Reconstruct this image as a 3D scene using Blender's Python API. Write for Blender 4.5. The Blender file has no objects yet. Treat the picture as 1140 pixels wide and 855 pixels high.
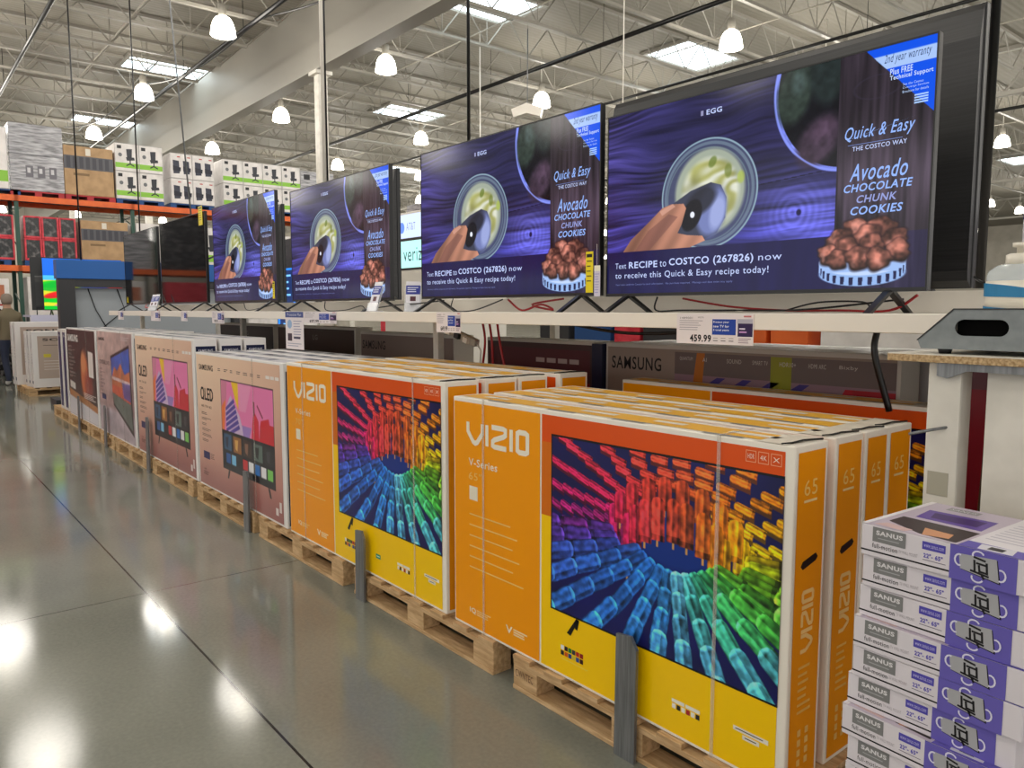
import bpy, math, random
import numpy as np
from mathutils import Vector, Matrix

S = bpy.context.scene
PI = math.pi
# ------------------------------------------------------------------ camera
F_PX, CXP, CYP, EYE = 856.0, 570.0, 427.5, 1.5
PITCH = math.atan((CYP - 345.0) / F_PX)
YAW = math.radians(39.35)
cam = bpy.data.cameras.new('camera')
cam.sensor_fit = 'HORIZONTAL'
cam.sensor_width = 36.0
cam.lens = F_PX / 1140.0 * 36.0
cam.clip_start = 0.05
cam.clip_end = 400
camo = bpy.data.objects.new('camera', cam)
S.collection.objects.link(camo)
fwd = Vector((-math.cos(YAW) * math.cos(PITCH), math.sin(YAW) * math.cos(PITCH), -math.sin(PITCH)))
camo.location = (0, 0, EYE)
camo.rotation_euler = fwd.to_track_quat('-Z', 'Y').to_euler()
S.camera = camo
# ------------------------------------------------------------------ light
S.view_settings.view_transform = 'Standard'
S.view_settings.look = 'None'
S.view_settings.exposure = 0.13
S.view_settings.gamma = 1.0
S.view_settings.use_curve_mapping = False
W = bpy.data.worlds.new('world')
S.world = W
W.use_nodes = True
W.node_tree.nodes['Background'].inputs[0].default_value = (1.0, 0.97, 0.93, 1)
WORLD = 1.2
W.node_tree.nodes['Background'].inputs[1].default_value = WORLD
LAMP_W = 125.0       # watts per high-bay lamp
LAMP_COL = (1.0, 0.95, 0.87)
LAMP_Z = 7.45
BULB_E = 9.0
SKY_E = 3.2
SCREEN_E = 0.92
ROOF_Z = 8.6

# ------------------------------------------------------------------ materials
def lin(c):
    return tuple((v / 12.92 if v <= 0.04045 else ((v + 0.055) / 1.055) ** 2.4) for v in c)
def rgb(r, g, b):
    return (r / 255.0, g / 255.0, b / 255.0)
MATS = {}
def mat(name, col=(0.8, 0.8, 0.8), rough=0.5, metal=0.0, spec=0.5, emit=None, es=0.0, coat=0.0, alpha=1.0, trans=0.0):
    m = bpy.data.materials.new(name)
    m.use_nodes = True
    b = m.node_tree.nodes['Principled BSDF']
    b.inputs['Base Color'].default_value = (*lin(col), 1)
    b.inputs['Roughness'].default_value = rough
    b.inputs['Metallic'].default_value = metal
    b.inputs['Specular IOR Level'].default_value = spec
    b.inputs['Coat Weight'].default_value = coat
    b.inputs['Alpha'].default_value = alpha
    b.inputs['Transmission Weight'].default_value = trans
    if emit:
        b.inputs['Emission Color'].default_value = (*lin(emit), 1)
        b.inputs['Emission Strength'].default_value = es
    MATS[name] = m
    return m
def noise_mat(name, c1, c2, scale=5, rough=0.6, stretch=(1, 1, 1), bump=0.0, detail=6, metal=0.0, lo=0.35, hi=0.65, rnd=False):
    m = mat(name, c1, rough, metal)
    nt = m.node_tree; b = nt.nodes['Principled BSDF']
    tc = nt.nodes.new('ShaderNodeTexCoord')
    mp = nt.nodes.new('ShaderNodeMapping'); mp.inputs['Scale'].default_value = stretch
    nz = nt.nodes.new('ShaderNodeTexNoise'); nz.inputs['Scale'].default_value = scale; nz.inputs['Detail'].default_value = detail
    cr = nt.nodes.new('ShaderNodeValToRGB')
    cr.color_ramp.elements[0].position = lo; cr.color_ramp.elements[0].color = (*lin(c1), 1)
    cr.color_ramp.elements[1].position = hi; cr.color_ramp.elements[1].color = (*lin(c2), 1)
    nt.links.new(tc.outputs['Object'], mp.inputs[0])
    nt.links.new(mp.outputs[0], nz.inputs['Vector'])
    nt.links.new(nz.outputs[0], cr.inputs[0])
    nt.links.new(cr.outputs[0], b.inputs['Base Color'])
    if bump:
        bp = nt.nodes.new('ShaderNodeBump'); bp.inputs['Strength'].default_value = bump; bp.inputs['Distance'].default_value = 0.01
        nt.links.new(nz.outputs[0], bp.inputs['Height']); nt.links.new(bp.outputs[0], b.inputs['Normal'])
    return m
def print_mat(name, rough=0.35, emit=0.0, coat=0.0, spec=0.5):
    m = mat(name, (1, 1, 1), rough, 0, spec, coat=coat)
    nt = m.node_tree; b = nt.nodes['Principled BSDF']
    at = nt.nodes.new('ShaderNodeAttribute'); at.attribute_name = 'Col'
    if emit:
        b.inputs['Base Color'].default_value = (0.004, 0.004, 0.005, 1)
        nt.links.new(at.outputs['Color'], b.inputs['Emission Color'])
        b.inputs['Emission Strength'].default_value = emit
    else:
        nt.links.new(at.outputs['Color'], b.inputs['Base Color'])
    return m
PRT = print_mat('printed_card', 0.38, spec=0.3)
GLOSSPRT = print_mat('glossy_print', 0.28, spec=0.35)
SCR = print_mat('lit_screen', 0.12, emit=SCREEN_E, spec=0.25)
SIGN = print_mat('lit_sign', 0.3, emit=1.3)
M_black = mat('black_plastic', rgb(16, 16, 18), 0.32)
M_glass_off = mat('dark_screen_glass', rgb(12, 12, 16), 0.05, spec=0.28)
M_tvback = noise_mat('tv_back_shell', rgb(30, 30, 32), rgb(42, 42, 44), 3, 0.4, (1, 1, 60))
M_wood = noise_mat('pallet_wood', rgb(178, 142, 98), rgb(214, 180, 136), 4, 0.7, (2, 14, 14), 0.3)
M_woodr = noise_mat('reddish_pallet_wood', rgb(182, 124, 86), rgb(208, 156, 112), 4, 0.7, (2, 14, 14), 0.3)
M_white = mat('white_painted_steel', rgb(232, 226, 216), 0.38)
M_offwhite = noise_mat('worn_white_steel', rgb(206, 202, 192), rgb(224, 220, 210), 7, 0.45)
M_steel = noise_mat('brushed_grey_steel', rgb(112, 114, 116), rgb(138, 140, 142), 6, 0.38, (20, 20, 1), metal=0.55)
M_roofst = mat('roof_steel_paint', rgb(150, 146, 137), 0.5)
M_orange = noise_mat('orange_beam_paint', rgb(214, 92, 30), rgb(232, 108, 40), 4, 0.45)
M_green = mat('dark_green_paint', rgb(40, 78, 66), 0.5)
M_tray = noise_mat('grey_tray_paint', rgb(122, 128, 130), rgb(134, 140, 142), 30, 0.4)
M_chip = noise_mat('chipboard_edge', rgb(150, 118, 78), rgb(206, 178, 136), 140, 0.8)
M_lam = mat('white_laminate', rgb(228, 222, 208), 0.3)
M_wrap = noise_mat('grey_stretch_wrap', rgb(118, 118, 122), rgb(190, 190, 196), 3, 0.22, (1, 1, 7), 0.5)
M_brown = noise_mat('brown_cardboard', rgb(168, 136, 98), rgb(188, 154, 114), 5, 0.6)
M_whitebox = noise_mat('white_cardboard', rgb(214, 210, 208), rgb(234, 230, 228), 5, 0.5)
M_bluep = mat('blue_pallet_paint', rgb(20, 70, 130), 0.6)
M_redp = mat('red_pallet_paint', rgb(170, 40, 50), 0.6)
M_redcase = noise_mat('red_crate_plastic', rgb(190, 30, 50), rgb(224, 70, 84), 9, 0.35)
M_darkbag = noise_mat('dark_bag_film', rgb(20, 20, 22), rgb(120, 116, 116), 9, 0.25, lo=0.5, hi=0.75)
M_strap = mat('clear_strap', rgb(214, 208, 198), 0.3, alpha=0.26)
M_redcable = mat('red_cable', rgb(170, 20, 26), 0.4)
M_acrylic = mat('clear_acrylic', rgb(235, 238, 242), 0.08, alpha=0.35)
M_bulb = mat('lamp_glass', rgb(255, 250, 238), 0.3, emit=(1.0, 0.97, 0.90), es=BULB_E)
M_sky = mat('skylight_panel', rgb(240, 248, 255), 0.4, emit=(0.90, 0.97, 1.0), es=SKY_E)

# ------------------------------------------------------------------ mesh builder
class MB:
    def __init__(s):
        s.v = []; s.f = []; s.c = []; s.sm = []
    def face(s, pts, col=(1, 1, 1), smooth=False):
        i = len(s.v)
        s.v += [tuple(p) for p in pts]
        s.f.append(tuple(range(i, i + len(pts)))); s.c.append(col); s.sm.append(smooth)
    def box(s, a, b, col=(1, 1, 1), cols=None, bev=0.0):
        x0, y0, z0 = a; x1, y1, z1 = b
        i = len(s.v)
        s.v += [(x0, y0, z0), (x1, y0, z0), (x1, y1, z0), (x0, y1, z0), (x0, y0, z1), (x1, y0, z1), (x1, y1, z1), (x0, y1, z1)]
        fs = [('-z', (0, 3, 2, 1)), ('+z', (4, 5, 6, 7)), ('-y', (0, 1, 5, 4)), ('+x', (1, 2, 6, 5)), ('+y', (2, 3, 7, 6)), ('-x', (3, 0, 4, 7))]
        for k, f in fs:
            s.f.append(tuple(i + j for j in f)); s.c.append((cols or {}).get(k, col)); s.sm.append(False)
        return s
    def prism(s, prof, axis, a, b, col=(1, 1, 1)):
        # prof: 2-D points, extruded along axis from a to b
        def P(p, t):
            if axis == 'y': return (p[0], t, p[1])
            if axis == 'x': return (t, p[0], p[1])
            return (p[0], p[1], t)
        n = len(prof); i = len(s.v)
        s.v += [P(p, a) for p in prof] + [P(p, b) for p in prof]
        s.f.append(tuple(i + k for k in range(n))); s.c.append(col); s.sm.append(False)
        s.f.append(tuple(i + n + k for k in reversed(range(n)))); s.c.append(col); s.sm.append(False)
        for k in range(n):
            j = (k + 1) % n
            s.f.append((i + k, i + n + k, i + n + j, i + j)); s.c.append(col); s.sm.append(False)
        return s
    def tube(s, path, r, n=6, col=(1, 1, 1), cap=True):
        path = [Vector(p) for p in path]
        m = len(path); base = len(s.v)
        rr = r if isinstance(r, (list, tuple)) else [r] * m
        up0 = None
        for k, p in enumerate(path):
            d = (path[min(k + 1, m - 1)] - path[max(k - 1, 0)])
            if d.length < 1e-9: d = Vector((0, 0, 1))
            d.normalize()
            if up0 is None:
                up0 = Vector((0, 0, 1)) if abs(d.z) < 0.9 else Vector((1, 0, 0))
            a = d.cross(up0)
            if a.length < 1e-6: a = d.cross(Vector((0, 1, 0)))
            a.normalize(); b = d.cross(a).normalized()
            up0 = -b if False else up0
            for q in range(n):
                t = 2 * PI * q / n
                s.v.append(tuple(p + a * (math.cos(t) * rr[k]) + b * (math.sin(t) * rr[k])))
        for k in range(m - 1):
            for q in range(n):
                w = (q + 1) % n
                s.f.append((base + k * n + q, base + k * n + w, base + (k + 1) * n + w, base + (k + 1) * n + q)); s.c.append(col); s.sm.append(n > 4)
        if cap:
            s.f.append(tuple(base + q for q in reversed(range(n)))); s.c.append(col); s.sm.append(False)
            s.f.append(tuple(base + (m - 1) * n + q for q in range(n))); s.c.append(col); s.sm.append(False)
        return s
    def lathe(s, prof, n=16, c=(0, 0), col=(1, 1, 1), sx=1.0, sy=1.0):
        base = len(s.v)
        for (r, z) in prof:
            for q in range(n):
                t = 2 * PI * q / n
                s.v.append((c[0] + math.cos(t) * r * sx, c[1] + math.sin(t) * r * sy, z))
        for k in range(len(prof) - 1):
            for q in range(n):
                w = (q + 1) % n
                s.f.append((base + k * n + q, base + k * n + w, base + (k + 1) * n + w, base + (k + 1) * n + q)); s.c.append(col); s.sm.append(True)
        s.f.append(tuple(base + q for q in reversed(range(n)))); s.c.append(col); s.sm.append(False)
        s.f.append(tuple(base + (len(prof) - 1) * n + q for q in range(n))); s.c.append(col); s.sm.append(False)
        return s
    def mesh(s, name, m):
        me = bpy.data.meshes.new(name)
        me.from_pydata(s.v, [], s.f)
        at = me.color_attributes.new('Col', 'FLOAT_COLOR', 'CORNER')
        buf = []
        for f, c in zip(s.f, s.c):
            l = lin(c)
            buf += [l[0], l[1], l[2], 1.0] * len(f)
        at.data.foreach_set('color', buf)
        me.polygons.foreach_set('use_smooth', s.sm)
        me.materials.append(m)
        me.update()
        return me
    def build(s, name, m, parent=None, bevel=0.0, loc=None):
        o = bpy.data.objects.new(name, s.mesh(name, m))
        S.collection.objects.link(o)
        if parent: o.parent = parent
        if loc: o.location = loc
        if bevel:
            b = o.modifiers.new('bevel', 'BEVEL'); b.width = bevel; b.segments = 2; b.limit_method = 'ANGLE'
        return o
def tag(o, label=None, cat=None, group=None, kind=None):
    if label: o['label'] = label
    if cat: o['category'] = cat
    if group: o['group'] = group
    if kind: o['kind'] = kind
    return o
def thing(name, label, cat, loc=(0, 0, 0), rz=0.0, group=None):
    o = bpy.data.objects.new(name, None)
    o.empty_display_size = 0.1
    S.collection.objects.link(o)
    o.location = loc; o.rotation_euler = (0, 0, rz)
    return tag(o, label, cat, group)
def dup(root, loc=None, rz=None, label=None, group=None, scale=None):
    def cp(o, par):
        c = o.copy(); S.collection.objects.link(c)
        if par: c.parent = par
        for ch in list(o.children): cp(ch, c)
        return c
    r = cp(root, None)
    if loc is not None: r.location = loc
    if rz is not None: r.rotation_euler = (0, 0, rz)
    if label: r['label'] = label
    if group: r['group'] = group
    if scale: r.scale = scale
    return r
def struct(o): o['kind'] = 'structure'; return o

# flat printed panels --------------------------------------------------------
TXT = {}
def text_polys(s, shear=0.0, bold=0.0):
    k = (s, shear, bold)
    if k not in TXT:
        cu = bpy.data.curves.new('t', 'FONT'); cu.body = s; cu.shear = shear; cu.offset = bold
        cu.space_character = 1.10; cu.resolution_u = 3; cu.fill_mode = 'FRONT'
        o = bpy.data.objects.new('t', cu); S.collection.objects.link(o)
        me = bpy.data.meshes.new_from_object(o)
        vs = [(v.co.x, v.co.y) for v in me.vertices]; fs = [tuple(p.vertices) for p in me.polygons]
        bpy.data.objects.remove(o); bpy.data.curves.remove(cu); bpy.data.meshes.remove(me)
        xs = [v[0] for v in vs] or [0]; ys = [v[1] for v in vs] or [0]
        ext = (min(xs), max(xs), min(ys), max(ys)) if bold == 0 else text_polys(s, shear, 0.0)[2:]
        if bold: vs = [(min(max(x, ext[0] - bold), ext[1] + bold), min(max(y, ext[2] - bold), ext[3] + bold)) for x, y in vs]
        TXT[k] = (vs, fs) + tuple(ext)
    return TXT[k]
class Panel:
    """flat sheet: u to the right, v downwards, layers stacked outwards"""
    def __init__(s, mb, o, U, V, N, base=0.0012, step=0.0005):
        s.mb = mb; s.o = Vector(o); s.U = Vector(U); s.V = Vector(V); s.N = Vector(N).normalized(); s.b = base; s.st = step
    def p(s, u, v, l=0): return s.o + s.U * u + s.V * v + s.N * (s.b + s.st * l)
    def poly(s, pts, col, l=0):
        P = [s.p(u, v, l) for u, v in pts]
        # consistent outward winding
        n = Vector((0, 0, 0))
        for i in range(len(P)):
            n += P[i].cross(P[(i + 1) % len(P)])
        if n.dot(s.N) < 0: P.reverse()
        s.mb.face(P, col)
    def rect(s, u0, v0, u1, v1, col, l=0): s.poly([(u0, v0), (u1, v0), (u1, v1), (u0, v1)], col, l)
    def ell(s, cu, cv, ru, rv, col, l=0, n=20):
        s.poly([(cu + ru * math.cos(2 * PI * k / n), cv + rv * math.sin(2 * PI * k / n)) for k in range(n)], col, l)
    def frame(s, u0, v0, u1, v1, tu, tv, col, l=0):
        s.rect(u0, v0, u1, v0 + tv, col, l); s.rect(u0, v1 - tv, u1, v1, col, l)
        s.rect(u0, v0 + tv, u0 + tu, v1 - tv, col, l); s.rect(u1 - tu, v0 + tv, u1, v1 - tv, col, l)
    def stroke(s, pts, w, col, l=0, closed=False):
        lu = s.U.length; lv = s.V.length
        q = [Vector((a * lu, b * lv)) for a, b in pts]
        n = len(q); L = []; R = []
        for i in range(n):
            if closed: a, b = q[(i - 1) % n], q[(i + 1) % n]
            else: a, b = q[max(i - 1, 0)], q[min(i + 1, n - 1)]
            d = (b - a)
            d1 = (q[i] - a); d2 = (b - q[i])
            if d1.length < 1e-9: d1 = d2
            if d2.length < 1e-9: d2 = d1
            d1 = d1.normalized(); d2 = d2.normalized(); t = d1 + d2
            if t.length < 1e-6: t = d2
            t.normalize(); nn = Vector((-t.y, t.x)); k = 1.0 / max(0.5, nn.dot(Vector((-d2.y, d2.x))))
            L.append(q[i] + nn * (w / 2 * k)); R.append(q[i] - nn * (w / 2 * k))
        for i in range(n if closed else n - 1):
            j = (i + 1) % n
            s.poly([(p.x / lu, p.y / lv) for p in (L[i], L[j], R[j], R[i])], col, l)
    def text(s, t, u0, v0, u1, v1, col, l=1, shear=0.0, bold=0.0):
        vs, fs, x0, x1, y0, y1 = text_polys(t, shear, bold)
        if not fs: return
        su = (u1 - u0) / (x1 - x0); sv = (v1 - v0) / (y1 - y0)
        i = len(s.mb.v)
        s.mb.v += [tuple(s.p(u0 + (x - x0) * su, v1 - (y - y0) * sv, l)) for x, y in vs]
        flip = s.U.cross(-s.V).dot(s.N) * (1 if su * sv > 0 else -1) < 0
        for f in fs:
            g = tuple(i + k for k in (reversed(f) if flip else f))
            s.mb.f.append(g); s.mb.c.append(col); s.mb.sm.append(False)
    def lines(s, u0, v0, u1, n, dv, col, l=0, h=0.004, rs=1, jit=0.3):
        r = random.Random(rs)
        for k in range(n):
            e = u1 - (u1 - u0) * jit * r.random()
            s.rect(u0, v0 + k * dv, e, v0 + k * dv + h, col, l)

# pictures rasterised procedurally into vertex colours ------------------------
class Art:
    def __init__(s, w, h, col=(0, 0, 0)):
        s.w, s.h = w, h
        s.a = np.zeros((h, w, 3)); s.a[:] = col
        s.Y, s.X = np.mgrid[0:h, 0:w].astype(float)
        s.u = s.X / (w - 1); s.v = s.Y / (h - 1)
    def put(s, m, col, al=1.0):
        m = m * al
        c = np.asarray(col, float)
        s.a = s.a * (1 - m[..., None]) + (c if c.ndim == 3 else c[None, None, :]) * m[..., None]
    def sub(s, x0, y0, x1, y1):
        return slice(max(0, int(y0) - 1), min(s.h, int(y1) + 2)), slice(max(0, int(x0) - 1), min(s.w, int(x1) + 2))
    def poly(s, pts, col, al=1.0, px=False, shade=None):
        p = np.array(pts, float)
        if not px: p = p * [s.w - 1, s.h - 1]
        sl = s.sub(p[:, 0].min(), p[:, 1].min(), p[:, 0].max(), p[:, 1].max())
        X = s.X[sl]; Y = s.Y[sl]
        if X.size == 0: return
        acc = np.zeros(X.shape)
        for ox, oy in ((-.25, -.25), (.25, -.25), (-.25, .25), (.25, .25)):
            ins = np.zeros(X.shape, bool); n = len(p)
            for i in range(n):
                x1, y1 = p[i]; x2, y2 = p[(i + 1) % n]
                if y1 == y2: continue
                c = ((y1 > Y + oy) != (y2 > Y + oy)) & (X + ox < (x2 - x1) * (Y + oy - y1) / (y2 - y1) + x1)
                ins ^= c
            acc += ins
        m = acc / 4 * al
        c = np.asarray(col, float)
        cc = c[None, None, :] * np.ones(X.shape)[..., None]
        if shade is not None: cc = np.clip(cc * shade(X, Y)[..., None], 0, 1)
        s.a[sl] = s.a[sl] * (1 - m[..., None]) + cc * m[..., None]
    def ell(s, cx, cy, rx, ry, col, al=1.0, soft=0.0, ring=0.0, rot=0.0):
        ca, sa = math.cos(rot), math.sin(rot); asp = (s.w - 1) / (s.h - 1)
        dx = (s.u - cx) * asp; dy = s.v - cy
        X = (dx * ca + dy * sa) / (rx * asp); Y = (-dx * sa + dy * ca) / ry
        d = np.sqrt(X * X + Y * Y)
        e = max(soft, 1.2 / (ry * s.h))
        m = np.clip((1 - d) / e + 0.5, 0, 1)
        if ring: m = m * np.clip((d - (1 - ring)) / e + 0.5, 0, 1)
        s.put(m, col, al)
    def noise(s, sx, sy, seed=0, oct=3):
        r = np.random.RandomState(seed); out = np.zeros((s.h, s.w)); amp = 1.0; tot = 0
        for o in range(oct):
            gx = max(2, int(sx * 2 ** o) + 2); gy = max(2, int(sy * 2 ** o) + 2)
            g = r.rand(gy, gx); x = s.u * (gx - 1.001); y = s.v * (gy - 1.001)
            xi = x.astype(int); yi = y.astype(int); fx = x - xi; fy = y - yi
            fx = fx * fx * (3 - 2 * fx); fy = fy * fy * (3 - 2 * fy)
            v = (g[yi, xi] * (1 - fx) + g[yi, xi + 1] * fx) * (1 - fy) + (g[yi + 1, xi] * (1 - fx) + g[yi + 1, xi + 1] * fx) * fy
            out += v * amp; tot += amp; amp *= 0.5
        return out / tot
    def mesh(s, name, o, U, V, N, m, off=0.001):
        o = np.array(o, float) + np.array(N, float) * off
        U = np.array(U, float); V = np.array(V, float)
        co = o + s.u[..., None] * U + s.v[..., None] * V
        idx = np.arange(s.w * s.h).reshape(s.h, s.w)
        a, b, c, d = idx[:-1, :-1].ravel(), idx[:-1, 1:].ravel(), idx[1:, 1:].ravel(), idx[1:, :-1].ravel()
        q = np.stack([a, d, c, b], 1) if np.dot(np.cross(V, U), N) > 0 else np.stack([a, b, c, d], 1)
        me = bpy.data.meshes.new(name)
        nf = len(q)
        me.vertices.add(s.w * s.h); me.vertices.foreach_set('co', co.reshape(-1).astype(np.float32))
        me.loops.add(nf * 4); me.loops.foreach_set('vertex_index', q.reshape(-1).astype(np.int32))
        me.polygons.add(nf); me.polygons.foreach_set('loop_start', (np.arange(nf) * 4).astype(np.int32))
        me.update(calc_edges=True)
        at = me.color_attributes.new('Col', 'FLOAT_COLOR', 'POINT')
        c = np.clip(s.a, 0, 1); l = np.where(c <= 0.04045, c / 12.92, ((c + 0.055) / 1.055) ** 2.4)
        at.data.foreach_set('color', np.concatenate([l, np.ones((s.h, s.w, 1))], 2).reshape(-1).astype(np.float32))
        me.materials.append(m)
        return me
def art_obj(name, me, parent):
    o = bpy.data.objects.new(name, me); S.collection.objects.link(o); o.parent = parent
    return o

# =================================================================== SETTING
def floor_material():
    m = mat('polished_concrete', rgb(120, 120, 110), 0.2, spec=0.5)
    nt = m.node_tree; b = nt.nodes['Principled BSDF']; L = nt.links
    tc = nt.nodes.new('ShaderNodeTexCoord')
    n1 = nt.nodes.new('ShaderNodeTexNoise'); n1.inputs['Scale'].default_value = 0.7; n1.inputs['Detail'].default_value = 8
    n2 = nt.nodes.new('ShaderNodeTexNoise'); n2.inputs['Scale'].default_value = 60; n2.inputs['Detail'].default_value = 3
    L.new(tc.outputs['Object'], n1.inputs['Vector']); L.new(tc.outputs['Object'], n2.inputs['Vector'])
    mx = nt.nodes.new('ShaderNodeMix'); mx.data_type = 'FLOAT'; mx.inputs[0].default_value = 0.25
    L.new(n1.outputs[0], mx.inputs[2]); L.new(n2.outputs[0], mx.inputs[3])
    cr = nt.nodes.new('ShaderNodeValToRGB')
    cr.color_ramp.elements[0].position = 0.36; cr.color_ramp.elements[0].color = (*lin(rgb(112, 115, 107)), 1)
    cr.color_ramp.elements[1].position = 0.64; cr.color_ramp.elements[1].color = (*lin(rgb(138, 140, 130)), 1)
    L.new(mx.outputs[0], cr.inputs[0])
    sp = nt.nodes.new('ShaderNodeSeparateXYZ'); L.new(tc.outputs['Object'], sp.inputs[0])
    def line(out, c0, period, w):
        a = nt.nodes.new('ShaderNodeMath'); a.operation = 'SUBTRACT'; a.inputs[1].default_value = c0; L.new(out, a.inputs[0])
        p = nt.nodes.new('ShaderNodeMath'); p.operation = 'PINGPONG'; p.inputs[1].default_value = period / 2.0; L.new(a.outputs[0], p.inputs[0])
        g = nt.nodes.new('ShaderNodeMath'); g.operation = 'LESS_THAN'; g.inputs[1].default_value = w; L.new(p.outputs[0], g.inputs[0])
        return g
    gx = line(sp.outputs[0], -4.30, 9.2, 0.0035); gy = line(sp.outputs[1], 1.01, 9.2, 0.0048)
    mm = nt.nodes.new('ShaderNodeMath'); mm.operation = 'MAXIMUM'; L.new(gx.outputs[0], mm.inputs[0]); L.new(gy.outputs[0], mm.inputs[1])
    mc = nt.nodes.new('ShaderNodeMix'); mc.data_type = 'RGBA'
    L.new(mm.outputs[0], mc.inputs[0]); L.new(cr.outputs[0], mc.inputs[6]); mc.inputs[7].default_value = (*lin(rgb(38, 36, 33)), 1)
    L.new(mc.outputs[2], b.inputs['Base Color'])
    rr = nt.nodes.new('ShaderNodeMapRange'); rr.inputs[1].default_value = 0.3; rr.inputs[2].default_value = 0.7
    rr.inputs[3].default_value = 0.07; rr.inputs[4].default_value = 0.14
    L.new(n1.outputs[0], rr.inputs[0]); L.new(rr.outputs[0], b.inputs['Roughness'])
    b.inputs['Specular IOR Level'].default_value = 0.42
    return m
mb = MB(); mb.box((-62, -26, -0.2), (14, 74, 0))
struct(mb.build('floor', floor_material()))
def roof_material():
    m = mat('roof_deck_paint', rgb(138, 133, 122), 0.6)
    nt = m.node_tree; b = nt.nodes['Principled BSDF']; L = nt.links
    tc = nt.nodes.new('ShaderNodeTexCoord')
    wv = nt.nodes.new('ShaderNodeTexWave'); wv.wave_type = 'BANDS'; wv.bands_direction = 'X'; wv.inputs['Scale'].default_value = 2.1
    L.new(tc.outputs['Object'], wv.inputs['Vector'])
    bp = nt.nodes.new('ShaderNodeBump'); bp.inputs['Strength'].default_value = 0.25; bp.inputs['Distance'].default_value = 0.03
    L.new(wv.outputs[0], bp.inputs['Height']); L.new(bp.outputs[0], b.inputs['Normal'])
    return m
M_roof = roof_material()
mb = MB(); mb.box((-62, -26, ROOF_Z), (14, 74, ROOF_Z + 0.2))
struct(mb.build('ceiling', M_roof))
M_wall = noise_mat('warehouse_wall', rgb(176, 170, 158), rgb(188, 182, 170), 1.5, 0.7)
mb = MB(); mb.box((-62.2, -26, 0), (-62, 74, ROOF_Z)); struct(mb.build('wall_left', M_wall))
mb = MB(); mb.box((-62, 74, 0), (14, 74.2, ROOF_Z)); struct(mb.build('wall_back', M_wall))

# ------------------------------------------------------------------ roof steel
def joist(y0, y1):
    j = thing('roof_joist', 'white open-web steel joist crossing under the roof deck', 'roof joist', (0, 0, 0), 0, 'open-web roof joists')
    L = y1 - y0
    a = MB(); a.box((-0.045, 0, ROOF_Z - 0.07), (0.045, L, ROOF_Z - 0.002)); a.build('top_chord', M_roofst, j)
    a = MB(); a.box((-0.045, 0.8, 7.72), (0.045, L - 0.8, 7.78)); a.build('bottom_chord', M_roofst, j)
    a = MB(); n = int((L - 1.6) / 1.25); d = (L - 1.6) / n
    for k in range(n):
        s = 0.8 + k * d
        a.tube([(0, s, 7.77), (0, s + d / 2, ROOF_Z - 0.04)], 0.017, 4, cap=False)
        a.tube([(0, s + d / 2, ROOF_Z - 0.04), (0, s + d, 7.77)], 0.017, 4, cap=False)
        a.tube([(0, s, 7.77), (0, s, ROOF_Z - 0.04)], 0.012, 4, cap=False)
    a.tube([(0, 0.02, ROOF_Z - 0.06), (0, 0.8, 7.77)], 0.017, 4, cap=False)
    a.tube([(0, L - 0.8, 7.77), (0, L - 0.02, ROOF_Z - 0.06)], 0.017, 4, cap=False)
    a.build('web', M_roofst, j)
    return j
GIRD = [-7.9, 8.1, 24.1, 40.1, 56.1]
xs = [-20.57 + 1.83 * k for k in range(-21, 12)]
J = None
for b in range(4):
    y0, y1 = GIRD[b] + 0.12, GIRD[b + 1] - 0.12
    for k, x in enumerate(xs):
        if b == 3 and k % 2: continue
        if J is None: J = joist(y0, y1); J.location = (x, y0, 0)
        else: dup(J, (x, y0, 0))
# sheet-metal draft curtain / girder, then truss girders further back
mb = MB(); mb.box((-61.9, 8.04, 6.95), (10, 8.16, ROOF_Z - 0.005)); mb.box((-61.9, 7.92, 6.88), (10, 8.28, 6.95))
tag(mb.build('roof_girder', M_roofst), 'deep pale solid girder running overhead across the joists, on white columns', 'girder')
def truss(y):
    t = thing('truss_girder', 'white open truss girder carrying the joists in the far roof', 'girder', (0, y, 0), 0, 'far truss girders')
    a = MB(); a.box((-61, -0.08, 7.3), (10, 0.08, 7.42)); a.build('bottom_chord', M_roofst, t)
    a = MB(); a.box((-61, -0.08, ROOF_Z - 0.12), (10, 0.08, ROOF_Z - 0.005)); a.build('top_chord', M_roofst, t)
    a = MB()
    for k in range(44):
        x = -61 + k * 1.6
        a.tube([(x, 0, 7.4), (x + 0.8, 0, ROOF_Z - 0.1), (x + 1.6, 0, 7.4)], 0.03, 4, cap=False)
    a.build('web', M_roofst, t)
    return t
T = truss(24.1)
for y in (40.1, 56.1, -7.9): dup(T, (0, y, 0))
# bridging lines and dark sprinkler pipes along the roof
for n_, (y, z, r, m_, lb) in enumerate([(3.0, 7.55, 0.045, M_black, 'black roof pipe running along the building nearest the aisle'),
                         (6.45, 7.5, 0.05, M_black, 'black roof pipe beside the deep girder'),
                         (13.2, 7.55, 0.055, M_black, 'thick black roof pipe passing above the second largest TV'),
                         (17.1, 7.6, 0.04, M_black, 'thin black roof pipe just beyond the thick one'),
                         (27.0, 7.6, 0.05, M_black, 'black roof pipe far beyond the others')]):
    a = MB(); a.tube([(-60, y, z), (10, y, z)], r, 8); t = thing('sprinkler_pipe', lb, 'pipe')
    a.build('pipe', m_, t)
    for k in range(17):
        a = MB(); a.tube([(-59 + 4.2 * k, y, z), (-59 + 4.2 * k, y, ROOF_Z)], 0.008, 4); a.build('hanger', m_, t)
M_beigest = mat('bridging_paint', rgb(176, 170, 158), 0.5)
for y in (-3.5, 0.6, 4.6, 11.0, 15.5, 19.6, 21.8, 30.0, 34.0):
    a = MB(); a.tube([(-60, y, 7.80), (10, y, 7.80)], 0.016, 5)
    tag(a.build('bridging_rod', M_beigest), 'thin pale steel rod tying the joist bottoms together', 'steel rod', 'joist bridging rods')
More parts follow.
